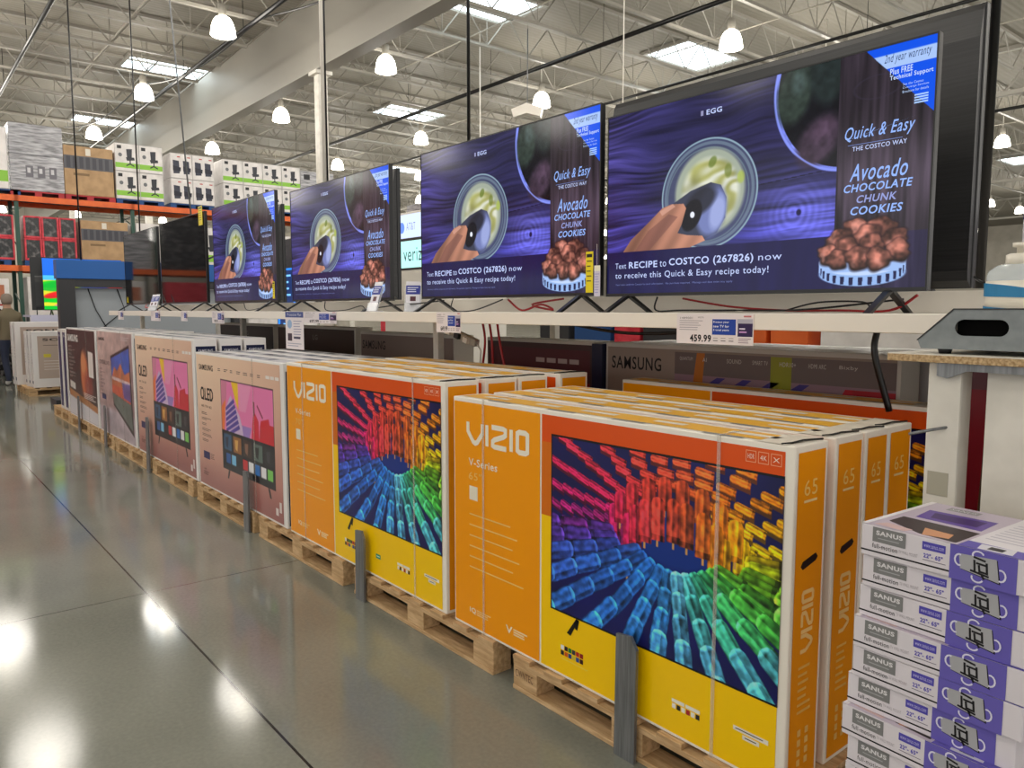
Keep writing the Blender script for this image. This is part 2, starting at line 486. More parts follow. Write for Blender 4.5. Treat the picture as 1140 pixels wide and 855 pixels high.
# slack cable looped under roof
a = MB()
pts = [(-30 + 0.5 * k, 5.2 + 0.05 * k, 7.6 - 0.35 * abs(math.sin(k * 0.23))) for k in range(40)]
a.tube(pts, 0.02, 5); tag(a.build('roof_cable', M_black), 'slack black cable sagging under the roof on the left', 'cable')
# skylights
def skylight():
    t = thing('skylight', 'x', 'skylight', (0, 0, 0), 0)
    a = MB(); a.box((-0.75, -1.15, ROOF_Z - 0.035), (0.75, 1.15, ROOF_Z - 0.02)); a.build('panel', M_sky, t)
    a = MB()
    for x0, x1, y0, y1 in ((-0.85, -0.75, -1.25, 1.25), (0.75, 0.85, -1.25, 1.25), (-0.75, 0.75, -1.25, -1.15), (-0.75, 0.75, 1.15, 1.25)):
        a.box((x0, y0, ROOF_Z - 0.09), (x1, y1, ROOF_Z - 0.01))
    a.build('curb', M_roofst, t)
    return t
SK = skylight()
sky = [(-24.6, 7.0, 'bright roof skylight at upper left, nearest in the left roof'), (-32.8, 7.1, 'pale skylight low above the grey wrapped pallet on the left'),
       (-24.4, 15.2, 'white skylight above the third TV, right of the white column'), (-14.0, 18.0, 'glowing skylight above the largest TV, beside a lamp'),
       (-14.7, 11.2, 'blue-white skylight at the top edge, above the second TV'), (-13.4, 42.2, 'far bluish skylight at the right edge behind the black pole'),
       (-34.0, 21.0, None), (-24.0, 32.0, None), (-43.8, 16.4, None), (-5.5, 21, None), (-45.0, 31, None), (-33, 43, None), (-23, 50, None), (-19.4, -3.8, None), (-8, -2, None)]
for k, (x, y, lb) in enumerate(sky):
    g = None if lb else 'distant skylights'
    lb = lb or 'small distant skylight strip glowing in the far roof'
    if k == 0: SK.location = (x, y, 0); SK['label'] = lb
    else: dup(SK, (x, y, 0), label=lb, group=g)
# high-bay lamps
def lamp():
    t = thing('high_bay_lamp', 'x', 'ceiling lamp')
    a = MB(); a.lathe([(0.085, 0.02), (0.15, -0.02), (0.195, -0.09), (0.228, -0.19), (0.252, -0.36), (0.235, -0.37)], 20)
    a.build('glass_shade', M_bulb, t)
    a = MB(); a.lathe([(0.07, 0.26), (0.085, 0.24), (0.085, 0.04), (0.07, 0.02)], 14)
    a.build('ballast_housing', M_roofst, t)
    a = MB(); a.tube([(0, 0, 0.22), (0, 0, ROOF_Z - LAMP_Z)], 0.012, 5); a.build('hanger', M_offwhite, t)
    ld = bpy.data.lights.new('lamp_light', 'POINT'); ld.energy = LAMP_W; ld.color = LAMP_COL; ld.shadow_soft_size = 0.6
    lo = bpy.data.objects.new('lamp_light', ld); S.collection.objects.link(lo); lo.parent = t; lo.location = (0, 0, -0.52)
    return t
LP = lamp()
lampx = [-16.4 + 6.13 * k for k in range(-7, 4)]
lampy = [-9.6, -5.8, -1.9, 1.95, 5.8, 9.6, 14.5, 18.4, 22.3, 26.2, 30.2, 34.2, 38.4, 42.6, 47, 51.5, 56.5, 62]
special = {(0, 4): 'large glowing lamp at the top left, nearest in the left roof', (-1, 4): 'glowing lamp under the left skylight',
           (-2, 4): 'small lamp low on the left above the brown pallet load', (0, 5): 'glowing lamp right of the white column, above the third TV',
           (-1, 5): 'glowing lamp just left of the white column under the deep girder', (0, 6): 'glowing lamp above the second largest TV',
           (-1, 6): 'small lamp between the third and second TVs', (1, 6): 'bright lamp beside the skylight above the largest TV',
           (-2, 6): 'tiny lamp just right of the white column'}
first = True
for i, x in enumerate(lampx):
    for j, y in enumerate(lampy):
        if y > 36 and (x < -50 and i % 2): continue
        lb = special.get((i - 7, j)); g = None if lb else 'other high-bay lamps'
        lb = lb or 'white high-bay lamp hanging from the warehouse roof further off'
        if first: LP.location = (x, y, LAMP_Z); LP['label'] = lb; LP['group'] = g or ''; first = False
        else:
            d = dup(LP, (x, y, LAMP_Z), label=lb)
            if g: d['group'] = g
            elif 'group' in d: del d['group']
            if y > 31 or x < -48:
                for c in list(d.children):
                    if c.type == 'LIGHT' and (i + j) % 2: bpy.data.objects.remove(c)
# structural columns and hanging poles
def column(x, y, lb, g=None):
    a = MB(); a.box((-0.11, -0.11, 0), (0.11, 0.11, 6.88)); a.box((-0.2, -0.2, 6.8), (0.2, 0.2, 6.88)); a.box((-0.2, -0.2, 0), (0.2, 0.2, 0.02))
    o = a.build('steel_column', M_offwhite, loc=(x, y, 0)); return tag(o, lb, 'column', g)
column(-16.75, 8.1, 'white square steel column standing behind the third TV')
for x in (-31.5, -46): column(x, 8.1, 'white square steel column further along the girder', 'far columns')
for x in (-46, -31.5, -16.75): column(x, 24.1, 'white square steel column further along the girder', 'far columns')
def pole(x, y, z0, r, m, lb, z1=None, y1=None, x1=None):
    a = MB(); a.tube([(x, y, z0), (x if x1 is None else x1, y if y1 is None else y1, z1 or ROOF_Z - 0.01)], r, 8)
    return tag(a.build('hanging_pole', m), lb, 'pole')
pole(-1.135, 3.2, 1.58, 0.017, M_black, 'black ceiling pole dropping to the shelf right of the largest TV')
pole(-4.37, 3.2, 1.58, 0.012, M_black, 'black ceiling pole dropping behind the second largest TV')
pole(-6.36, 3.1, 1.58, 0.025, M_white, 'white power pole rising behind the third TV')
pole(-6.28, 3.08, 1.58, 0.009, M_black, 'black cable running up beside the white power pole')
pole(-13.92, 2.54, 2.286, 0.012, M_black, 'leftmost thin dark hanging wire in front of the storage rack')
pole(-13.92, 3.43, 2.286, 0.012, M_black, 'second thin dark hanging wire from the left')
pole(-8.95, 2.74, 2.542, 0.009, M_steel, 'slanted grey hanging wire left of the fourth TV', x1=-10.1)
pole(-15.9, 12.0, 2.4, 0.014, M_white, 'thin white cord hanging right of the black pole')
pole(-8.3, 9.0, 2.4, 0.008, M_white, 'thin white cord hanging left of the largest TV')
# hanging heater/speaker and blue coil
t = thing('roof_speaker', 'white two-wing roof fixture hanging above the second largest TV', 'fixture', (-13.6, 11.6, 6.0), 0.7)
a = MB(); a.prism([(-0.35, 0.0), (0, 0.12), (0.35, 0.0), (0.3, -0.18), (0, -0.1), (-0.3, -0.18)], 'y', -0.12, 0.12); a.build('housing', M_white, t)
a = MB(); a.tube([(0, 0, 0.1), (0, 0, 1.75)], 0.012, 5); a.build('rod', M_steel, t)
M_bluecab = mat('blue_cable', rgb(40, 50, 120), 0.4)
a = MB(); a.tube([(0.16 * math.sin(q * 0.4), 0.02 * math.cos(q), 0.2 * math.cos(q * 0.4)) for q in range(50)], 0.018, 5)
o = a.build('cable_coil', M_bluecab, loc=(-10.5, 10.2, 7.45)); tag(o, 'coiled blue cable hanging from the roof at top centre', 'cable coil')

# =================================================================== PALLETS
def pallet(name, label, w=1.2, d=1.0, m=M_wood, group=None):
    t = thing(name, label, 'pallet', group=group)
    for k in range(7):
        bw = 0.10; x = k * (w - bw) / 6
        a = MB(); a.box((x, 0, 0.122), (x + bw, d, 0.14)); a.build('deck_board', m, t, 0.002)
    for y in (0.0, d / 2 - 0.05, d - 0.1):
        a = MB(); a.box((0.0, y + 0.003, 0.102), (w, y + 0.1, 0.1215)); a.build('stringer_board', m, t, 0.002)
        a = MB(); a.box((0, y, 0), (w, y + 0.1, 0.018)); a.build('bottom_board', m, t, 0.002)
        for x in (0, w / 2 - 0.07, w - 0.14):
            a = MB(); a.box((x, y + 0.004, 0.0185), (x + 0.14, y + 0.098, 0.1015)); a.build('block', m, t, 0.003)
    return t
PL = pallet('wooden_pallet', 'pale wooden pallet under the orange box stack nearest the camera')
PL.location = (-2.27, 1.865, 0)
plx = [(-3.60, 'pale wooden pallet under the right half of the second orange box stack'),
       (-4.93, 'pale wooden pallet under the left half of the second orange box stack'),
       (-6.22, 'pale wooden pallet under the nearer pink box stack'),
       (-7.52, 'pale wooden pallet under the farther pink box stack'),
       (-8.93, 'pale wooden pallet under the picture box with the orange rocks'),
       (-10.2, 'pale wooden pallet under the black-fronted box stack'),
       (-11.45, 'pale wooden pallet second from the far left end of the row'),
       (-12.68, 'pale wooden pallet at the far left end of the row')]
for x, lb in plx: dup(PL, (x, 1.865, 0), label=lb)
mb = MB(); p = Panel(mb, (0, 0.0037, 0.1015), (0.14, 0, 0), (0, 0, -0.083), (0, -1, 0), base=0.0006)
p.text('CWNTEC', 0.1, 0.2, 0.85, 0.55, rgb(90, 58, 44), 0)
mb.build('stencil', PRT, PL)
for x in (-11.4, -10.15, -8.9, -7.65, -6.4, -5.15, -3.9, -2.65, -1.4):
    dup(PL, (x, 2.98, 0), label='wooden pallet hidden in the second row behind the front box stacks', group='second row pallets')

# =================================================================== PICTURES
def art_popsicles(w=470, h=320):
    A = Art(w, h, rgb(24, 26, 88))
    n = A.noise(5, 4, 3); A.a *= (0.75 + 0.5 * n)[..., None]
    keys = [(-15, rgb(120, 190, 40)), (-5, rgb(205, 215, 30)), (8, rgb(240, 200, 20)), (25, rgb(250, 165, 25)), (45, rgb(250, 130, 30)), (70, rgb(245, 105, 50)), (90, rgb(240, 85, 55)), (115, rgb(238, 70, 60)),
            (140, rgb(238, 55, 80)), (160, rgb(228, 40, 100)), (175, rgb(200, 36, 116)), (188, rgb(110, 40, 140)), (200, rgb(55, 55, 155)), (215, rgb(38, 82, 175)), (240, rgb(36, 104, 200)),
            (262, rgb(48, 130, 215)), (278, rgb(90, 175, 215)), (290, rgb(70, 190, 180)), (303, rgb(60, 180, 120)), (320, rgb(70, 180, 70)), (335, rgb(110, 190, 50)), (345, rgb(120, 190, 40))]
    def hue(a):
        a = a % 360
        if a > 345: a -= 360
        for (a0, c0), (a1, c1) in zip(keys, keys[1:]):
            if a0 <= a <= a1:
                t = (a - a0) / (a1 - a0); return np.array(c0) * (1 - t) + np.array(c1) * t
        return np.array(keys[0][1])
    rnd = random.Random(5)
    cx, cy = 0.60 * w, 0.36 * h
    FA = A.noise(70, 50, 21, 2); FB = A.noise(30, 24, 22, 2)
    def stick(x, y, ang, L, wd, col, tip=True, al=0.95, facet=0.5):
        ca, sa = math.cos(ang), math.sin(ang)
        out = []
        r = wd * 0.42
        prof = [(0, -wd / 2 + r), (r * 0.25, -wd / 2 + r * 0.35), (r, -wd / 2), (L, -wd / 2), (L, wd / 2), (r, wd / 2), (r * 0.25, wd / 2 - r * 0.35), (0, wd / 2 - r)]
        for a, b in prof: out.append((x + a * ca - b * sa, y + a * sa + b * ca))
        ph = rnd.random() * 6; o1 = rnd.uniform(-.2, .2)
        def sh(X, Y):
            q = (-(X - x) * sa + (Y - y) * ca) / wd; p_ = ((X - x) * ca + (Y - y) * sa) / wd
            fa = FA[Y.astype(int), X.astype(int)]; fb = FB[Y.astype(int), X.astype(int)]
            s_ = 0.92 + 0.13 * np.cos((q + o1) * 6.28 * 2.5) - 0.22 * (np.abs(q) > 0.45) + 0.16 * np.sign(q + 0.12 + o1) * (np.abs(q) < 0.42)
            s_ = s_ + facet * (fa - 0.5) * 0.6 + facet * (fb - 0.5) * 0.9 + facet * 0.35 * np.sin(p_ * 5 + ph + 4 * fb) * np.sin(q * 9 + ph)
            if tip: s_ = s_ + 0.65 * np.exp(-((p_ - 0.08) / 0.14) ** 2) + 0.15 * np.exp(-(p_ / 0.8) ** 2) - 0.18 * np.exp(-((p_ - 0.30) / 0.06) ** 2) * (np.abs(q) < .4)
            return s_ - 0.30 * (p_ > L / wd * 0.86)
        A.poly(out, col, al, px=True, shade=sh)
    # upper rays of small stacked bars
    for a in (8, 22, 36, 52, 68, 84, 100, 116, 131, 146, 158, 169, 179, 188):
        th = math.radians(a)
        for k in range(11, -1, -1):
            r = 0.26 * h + k * 0.058 * h * (1 + 0.02 * k)
            zig = 4.5 if k % 2 else -4.5
            px = cx + math.cos(th) * r * 1.30 + zig * abs(math.sin(th)); py = cy - math.sin(th) * r * 0.95
            if px < -40 or px > w + 40 or py < -40 or py > h: continue
            L = 0.105 * h * (1 + 0.02 * k); wd = 0.052 * h
            tilt = (0.30 if a > 95 else -0.26) * abs(math.cos(th)) * (1 if a > 95 else -1) + 0.04
            c = hue(a + rnd.uniform(-3, 3)) * rnd.uniform(0.88, 1.12)
            ca, sa = math.cos(tilt), math.sin(tilt)
            x0 = px - L / 2
            A.poly([(x0, py + 3), (x0 + L * ca, py + L * sa + 3), (x0 + L * ca, py + L * sa + wd * 0.95), (x0, py + wd * 0.95)], c * 0.45, 0.8, px=True)
            stick(x0, py + wd * 0.2, tilt, L, wd * 0.80, c * 1.05, tip=False, facet=0.35)
    A.ell(cx / w, 0.40, 0.20, 0.16, rgb(20, 52, 136), 1, soft=0.45)
    for pas, (rx, ry, dy, Lk) in enumerate([(0.275, 0.26, -0.005, 0.17), (0.21, 0.195, 0.03, 0.22)]):
        for a in list(range(12 + 8 * pas, 96, 18)) + list(range(200 - 6 * pas, 95, -17)):
            th = math.radians(a)
            px = cx + math.cos(th) * rx * w + rnd.uniform(-3, 3); py = cy - math.sin(th) * ry * h + dy * h
            wd = 0.088 * h; L = Lk * h * (1.15 if a < 50 else 1.0)
            c = hue(a) * rnd.uniform(0.85, 1.08)
            A.poly([(px - 2, py + L - 2), (px + 2, py + L - 2), (px + 2, py + L + 10), (px - 2, py + L + 10)], rgb(214, 160, 90), 1, px=True)
            stick(px, py, PI / 2 + 0.03 * math.cos(th), L, wd, c, al=0.92, tip=False, facet=0.55)
    # lower rays of long popsicles
    angs = [190, 199, 208, 218, 229, 241, 253, 264, 275, 286, 297, 308, 319, 329, 338, 346, 353, 360]
    order = sorted(angs, key=lambda a: -abs(a - 275))
    for a in order:
        th = math.radians(a)
        r = 0.17 * h if 215 < a < 335 else 0.25 * h
        while r < 1.3 * h:
            ex = 1.15 + 0.45 * abs(math.cos(th))
            px = cx + math.cos(th) * r * ex + rnd.uniform(-2, 2); py = cy + 0.05 * h - math.sin(th) * r * 0.82
            if not (-70 < px < w + 70 and py < h + 50): break
            wd = (0.072 + 0.060 * r / h) * h; L = wd * 2.3
            c = hue(a + rnd.uniform(-4, 4)) * rnd.uniform(0.82, 1.15)
            if 205 < a < 275: c = c * (0.80 + 0.35 * min(1.2, r / h)) + 0.05 * min(1, r / h)
            if 275 <= a < 312 and r > 0.45 * h: c = c * 0.35 + np.array(rgb(84, 170, 226)) * 0.65
            dx, dy = math.cos(th) * ex, -math.sin(th) * 0.82
            stick(px, py, math.atan2(dy, dx) + rnd.uniform(-.05, .05), L, wd, c, al=0.94, facet=0.6)
            r += (0.10 + 0.11 * r / h) * h
    return A
def art_screen(w=640, h=364):
    A = Art(w, h)
    warp = A.noise(4, 3, 31, 2) * 0.10
    u0 = A.u.copy(); v0 = A.v.copy()
    A.v = np.clip(v0 + warp - 0.05, 0, 1); g = A.noise(4, 60, 1, 3); A.v = v0
    g2 = A.noise(2, 3, 7, 3)
    dd = np.sqrt(((A.u - 0.66) * 2.0) ** 2 + (A.v - 0.64) ** 2)
    kn = np.exp(-(dd / 0.16) ** 2)
    rings = np.sin(170 * dd + 9 * g2)
    grain = (g - 0.5)
    lum = 0.86 + 0.85 * grain + 0.9 * (g2 - 0.5) + 0.10 * rings * kn
    base = np.array(rgb(44, 42, 84))
    A.a = base[None, None] * np.clip(lum, 0.12, 3)[..., None]
    bright = np.exp(-((A.u - 0.71) / 0.15) ** 2 - ((A.v - 0.66) / 0.15) ** 2)
    A.a += bright[..., None] * np.array(rgb(92, 98, 184)) * np.clip(0.55 + 0.6 * grain + 0.09 * rings * kn, 0, 2)[..., None]
    A.a += (np.exp(-((A.u - 0.03) / 0.14) ** 2) * 0.28 * (1 + 2 * grain))[..., None] * np.array(rgb(70, 56, 130))
    low = np.clip((A.v - 0.5) / 0.3, 0, 1)[..., None]
    A.a += low * np.array(rgb(24, 24, 84)) * (0.7 + 1.4 * grain[..., None])
    A.put(((np.abs(A.v - (0.56 - 0.12 * A.u)) < 0.0022) & (A.u < 0.78) & (A.u > 0.54)).astype(float), rgb(12, 10, 30), 0.8)
    A.ell(0.677, 0.643, 0.007, 0.014, rgb(16, 14, 50), 0.9, soft=0.5)
    # avocado bowl
    A.ell(0.80, 0.10, 0.205, 0.385, rgb(120, 134, 232), 1)
    A.ell(0.806, 0.095, 0.198, 0.372, rgb(14, 15, 22), 1)
    n = A.noise(40, 24, 9, 2)
    A.ell(0.655, 0.10, 0.05, 0.145, rgb(46, 58, 52), 1, soft=0.35, rot=0.25)
    A.ell(0.745, 0.05, 0.05, 0.13, rgb(34, 44, 44), 1, soft=0.4)
    A.ell(0.725, 0.335, 0.05, 0.125, rgb(64, 50, 66), 1, soft=0.4, rot=0.7)
    A.ell(0.735, 0.29, 0.02, 0.055, rgb(110, 84, 110), 0.45, soft=0.9, rot=0.8)
    A.ell(0.665, 0.06, 0.02, 0.05, rgb(90, 110, 110), 0.5, soft=0.8)
    n = A.noise(60, 36, 9, 2); av = ((np.hypot((A.u - 0.80) / 0.198, (A.v - 0.095) / 0.372)) < 1)
    A.a = np.where(av[..., None], A.a * (0.75 + 0.5 * n)[..., None], A.a)
    A.ell(0.80, 0.10, 0.203, 0.382, rgb(140, 156, 255), 0.8, ring=0.022)
    # mixing bowl
    A.ell(0.389, 0.50, 0.166, 0.278, rgb(74, 82, 112), 0.85)
    A.ell(0.389, 0.50, 0.166, 0.278, rgb(150, 180, 196), 0.9, ring=0.03)
    A.ell(0.389, 0.50, 0.155, 0.26, rgb(112, 130, 150), 0.8, ring=0.06)
    A.ell(0.386, 0.505, 0.142, 0.238, rgb(118, 142, 150), 0.6, ring=0.03)
    A.ell(0.394, 0.49, 0.120, 0.215, rgb(166, 176, 158), 0.97, soft=0.10)
    n1 = A.noise(9, 9, 41, 2); n2 = A.noise(14, 10, 42, 2)
    dd = np.hypot((A.u - 0.396) / 0.105, (A.v - 0.50) / 0.19); aa = np.arctan2((A.v - 0.50) / 0.19, (A.u - 0.396) / 0.105)
    sw = 0.5 + 0.5 * np.sin(16 * n1 + 9 * dd * np.cos(aa - 0.9) + 5 * n2)
    col = np.array(rgb(214, 216, 200))[None, None] * sw[..., None] + np.array(rgb(160, 160, 92))[None, None] * (1 - sw)[..., None]
    A.put(np.clip((1.02 - dd) * 6, 0, 1), np.clip(col * (0.72 + 0.5 * n2)[..., None], 0, 1), 0.92)
    A.ell(0.405, 0.345, 0.012, 0.03, rgb(96, 116, 40), 0.7, soft=0.4, rot=.6); A.ell(0.458, 0.40, 0.012, 0.035, rgb(110, 124, 50), 0.7, soft=0.4); A.ell(0.50, 0.44, 0.012, 0.03, rgb(176, 196, 60), 0.6, soft=0.5)
    # scoop
    A.poly([(0.235, 0.555), (0.33, 0.475), (0.40, 0.445), (0.435, 0.465), (0.455, 0.53), (0.452, 0.63), (0.425, 0.70), (0.37, 0.735), (0.29, 0.735)], rgb(58, 62, 82))
    A.ell(0.405, 0.59, 0.05, 0.125, rgb(120, 132, 190), 0.95, soft=0.3, rot=0.25)
    A.ell(0.425, 0.60, 0.025, 0.085, rgb(168, 180, 232), 0.8, soft=0.5, rot=0.25)
    A.ell(0.365, 0.535, 0.06, 0.06, rgb(36, 38, 50), 0.9, soft=0.4, rot=-0.5)
    A.ell(0.335, 0.60, 0.033, 0.085, rgb(14, 14, 24), 1, soft=0.15, rot=0.5)
    A.ell(0.338, 0.598, 0.008, 0.016, rgb(236, 240, 255))
    # hand
    A.poly([(0.05, 0.80), (0.10, 0.70), (0.17, 0.615), (0.225, 0.545), (0.26, 0.53), (0.305, 0.535), (0.315, 0.56), (0.30, 0.64), (0.285, 0.685), (0.32, 0.70), (0.375, 0.71), (0.385, 0.735), (0.33, 0.765), (0.25, 0.80)], rgb(176, 122, 100), shade=lambda X, Y: 0.75 + 0.35 * (X / w - 0.05) / 0.3 + 0.1 * np.sin(X * 0.13 + Y * 0.1))
    A.poly([(0.17, 0.66), (0.25, 0.58), (0.285, 0.60), (0.22, 0.70), (0.16, 0.79), (0.10, 0.80)], rgb(120, 78, 72), 0.55)
    A.poly([(0.215, 0.56), (0.265, 0.53), (0.275, 0.545), (0.225, 0.585)], rgb(214, 160, 140), 0.8)
    # right dark wood panel and lower band
    gv = A.noise(46, 2, 4, 3)
    gv = 0.5 * gv + 0.5 * A.noise(110, 3, 14, 2)
    wood = np.array(rgb(54, 46, 56))[None, None] * np.clip(0.1 + 1.5 * gv, 0, 2)[..., None]
    glow = np.exp(-((A.v - 0.55) / 0.16) ** 2) * (A.u > 0.78)
    wood = wood * (1 + 0.55 * glow[..., None])
    A.put((A.u > 0.775).astype(float), wood)
    band = np.array(rgb(24, 22, 60))[None, None] * (0.75 + 0.5 * A.noise(30, 2, 8, 3))[..., None]
    A.put(((A.v > 0.765) & (A.u <= 0.90)).astype(float) * np.clip((0.84 - A.u) / 0.08, 0, 1), band)
    A.put(((A.v > 0.765)).astype(float), rgb(30, 28, 96), 0.35)
    A.ell(0.87, 0.155, 0.06, 0.05, rgb(60, 54, 74), 0.4, ring=0.1)
    # cake stand
    A.ell(0.847, 0.932, 0.108, 0.056, rgb(150, 185, 240)); A.ell(0.847, 0.882, 0.108, 0.06, rgb(196, 218, 255))
    A.poly([(0.739, 0.875), (0.955, 0.875), (0.955, 0.925), (0.739, 0.925)], rgb(160, 192, 246))
    for k in range(13):
        q = PI * (0.06 + 0.88 * k / 12); x = 0.847 - 0.104 * math.cos(q); y = 0.895 + 0.056 * math.sin(q)
        A.poly([(x - 0.005 * math.sin(q) - 0.001, y), (x + 0.005 * math.sin(q) + 0.001, y), (x + 0.005 * math.sin(q), y + 0.034), (x - 0.005 * math.sin(q), y + 0.034)], rgb(24, 26, 70))
    r = random.Random(3); cn = A.noise(70, 42, 51, 2); cn2 = A.noise(34, 20, 52, 2)
    for (x, y, s_) in [(0.833, 0.745, .034), (0.895, 0.752, .036), (0.79, 0.79, .034), (0.86, 0.785, .036), (0.925, 0.80, .032), (0.765, 0.845, .03), (0.81, 0.83, .034), (0.87, 0.825, .034), (0.932, 0.845, .030), (0.785, 0.870, .028), (0.84, 0.865, .033), (0.89, 0.875, .031)]:
        d = np.hypot((A.u - x) / s_, (A.v - y) / (s_ * 1.62)); an = np.arctan2(A.v - y, A.u - x)
        d = d * (1 + 0.10 * np.sin(3 * an + x * 90) + 0.06 * np.sin(7 * an + y * 70))
        m = np.clip((1.02 - d) * 9, 0, 1)
        lit = np.clip(1.15 - 0.75 * d ** 2 - 0.5 * (A.v - y) / s_ * 0.5, 0.15, 1.4)
        tex = np.clip(0.12 + 1.35 * (0.15 + 0.85 * cn) * lit, 0, 1.4) * (0.55 + 0.8 * cn2)
        A.put(np.clip((1.16 - d) * 7, 0, 1), rgb(40, 22, 26), 0.5)
        A.put(m, np.clip(np.array(rgb(158, 98, 84))[None, None] * tex[..., None], 0, 1), 1)
        A.put(np.clip((cn2 - 0.62) * 9, 0, 1) * m * (d < 0.8), rgb(206, 158, 150), 0.25)
    # blue corner
    A.poly([(0.839, 0), (1.0, 0), (1.0, 0.30)], rgb(10, 84, 236))
    A.poly([(0.858, 0.036), (1.0, 0.036), (1.0, 0.092), (0.888, 0.092)], rgb(170, 200, 250))
    A.a = np.clip(A.a, 0, 1)
    return A
def art_qled(w=300, h=190):
    # front of the pink box: beige to dusty rose card with a TV picture
    A = Art(w, h)
    t = np.clip(0.30 * A.u + 0.85 * A.v ** 1.7, 0, 1)[..., None]
    A.a = np.array(rgb(246, 216, 186)) * (1 - t) + np.array(rgb(176, 112, 104)) * t
    A.put(np.clip((A.v - 0.78) / 0.2, 0, 1) * (A.u > 0.0), rgb(134, 82, 82), 0.55)
    u0, v0, u1, v1 = 0.335, 0.165, 0.925, 0.80
    def M(x, y): return (u0 + (u1 - u0) * x, v0 + (v1 - v0) * y)
    def P(pts, c, al=1): A.poly([M(*q) for q in pts], c, al)
    P([(-.008, -.012), (1.008, -.012), (1.008, 1.012), (-.008, 1.012)], rgb(20, 18, 24))
    P([(0, 0), (1, 0), (1, .56), (0, .56)], rgb(236, 126, 180))
    P([(0, 0), (.13, 0), (.06, .56), (0, .56)], rgb(214, 130, 160)); P([(0, .3), (.10, .2), (.05, .56), (0, .56)], rgb(240, 120, 60))
    P([(.22, 0), (.36, 0), (.36, .30), (.30, .20)], rgb(244, 200, 40)); P([(.36, 0), (.62, 0), (.5, .3), (.38, .3)], rgb(238, 150, 192))
    P([(.2, .15), (.38, .36), (.46, .56), (.10, .56), (.08, .32)], rgb(206, 180, 214))
    for k in range(6):
        P([(.09 + .0 * k, .30 + .06 * k), (.26 + .02 * k, .18 + .055 * k), (.28 + .02 * k, .22 + .055 * k), (.09, .34 + .06 * k)], rgb(84, 66, 160))
    P([(.42, .45), (.60, .45), (.56, .56), (.44, .56)], rgb(160, 130, 200))
    P([(.64, .30), (.68, .28), (.74, .36), (.74, .56), (.60, .56), (.62, .4)], rgb(212, 40, 60))
    P([(.78, .34), (.92, .30), (.93, .36), (1, .36), (1, .56), (.74, .56), (.76, .4)], rgb(206, 30, 44), 0.95)
    P([(.64, .16), (.67, .16), (.67, .3), (.65, .32)], rgb(120, 20, 50)); P([(.72, .18), (.82, .30), (.81, .32), (.71, .20)], rgb(130, 30, 60))
    P([(0, .56), (1, .56), (1, 1), (0, 1)], rgb(22, 24, 34))
    r = random.Random(2)
    for k in range(5):
        P([(.03 + .2 * k, .60), (.19 + .2 * k, .60), (.19 + .2 * k, .78), (.03 + .2 * k, .78)], [rgb(40, 84, 120), rgb(150, 96, 50), rgb(60, 44, 40), rgb(90, 110, 104), rgb(34, 36, 44)][k])
        P([(.06 + .2 * k, .64), (.13 + .2 * k, .63), (.11 + .2 * k, .76), (.07 + .2 * k, .74)], [rgb(20, 40, 70), rgb(220, 170, 90), rgb(130, 90, 70), rgb(30, 36, 40), rgb(60, 62, 70)][k])
    for k in range(8):
        P([(.07 + .115 * k, .82), (.16 + .115 * k, .82), (.16 + .115 * k, .93), (.07 + .115 * k, .93)], [rgb(30, 90, 160), rgb(120, 190, 230), rgb(20, 24, 30), rgb(200, 40, 50), rgb(236, 236, 240), rgb(30, 110, 190), rgb(230, 230, 232), rgb(120, 200, 90)][k])
    A.poly([(0.40, 0.81), (0.42, 0.81), (0.40, 0.87), (0.385, 0.87)], rgb(30, 26, 30)); A.poly([(0.85, 0.81), (0.87, 0.81), (0.885, 0.87), (0.87, 0.87)], rgb(30, 26, 30))
    A.a = np.clip(A.a, 0, 1)
    return A
def art_rocks(w=150, h=110):
    A = Art(w, h)
    t = np.clip(0.5 * A.u + 0.7 * (A.v - .3), 0, 1)[..., None]
    A.a = np.array(rgb(206, 178, 172)) * (1 - t) + np.array(rgb(116, 86, 92)) * t
    A.put(np.clip((A.v - 0.72) / 0.05, 0, 1), rgb(190, 180, 190), 0.8)
    def P(pts, c, al=1): A.poly(pts, c, al)
    P([(.40, .23), (.93, .10), (.97, .93), (.44, .70)], rgb(26, 24, 28))
    P([(.42, .25), (.92, .13), (.92, .45), (.42, .45)], rgb(44, 92, 190))
    P([(.42, .44), (.50, .32), (.58, .36), (.68, .28), (.78, .38), (.92, .34), (.92, .56), (.42, .54)], rgb(196, 110, 70))
    P([(.42, .42), (.92, .44), (.92, .47), (.42, .45)], rgb(220, 190, 190))
    P([(.42, .50), (.92, .52), (.92, .64), (.42, .58)], rgb(200, 84, 54)); P([(.70, .46), (.92, .46), (.92, .62), (.74, .6)], rgb(80, 80, 170), .8)
    P([(.42, .58), (.92, .64), (.94, .88), (.45, .68)], rgb(96, 110, 104))
    n = A.noise(14, 12, 5); A.a *= (0.82 + 0.36 * n)[..., None]
    return A
def art_black(w=120, h=110):
    A = Art(w, h, rgb(46, 36, 34))
    n = A.noise(6, 6, 2); A.a *= (0.7 + 0.6 * n)[..., None]
    A.ell(.62, .5, .14, .26, rgb(206, 110, 60), 1, soft=0.5); A.ell(.58, .36, .08, .12, rgb(226, 150, 96), .9, soft=.5); A.ell(.75, .6, .14, .16, rgb(150, 60, 50), .8, soft=.6)
    A.poly([(0, .74), (.5, .79), (1, .86), (1, 1), (0, 1)], rgb(214, 212, 218)); A.poly([(.02, .70), (1, .80), (1, .87), (.02, .78)], rgb(176, 120, 70))
    A.poly([(.76, .22), (.92, .23), (.92, .50), (.76, .5)], rgb(232, 226, 220)); A.poly([(.06, .60), (.26, .62), (.26, .70), (.06, .68)], rgb(214, 210, 204))
    return A

A_pop = art_popsicles()
A_scr = art_screen()
A_qled = art_qled()
A_rock = art_rocks()
A_blk = art_black()

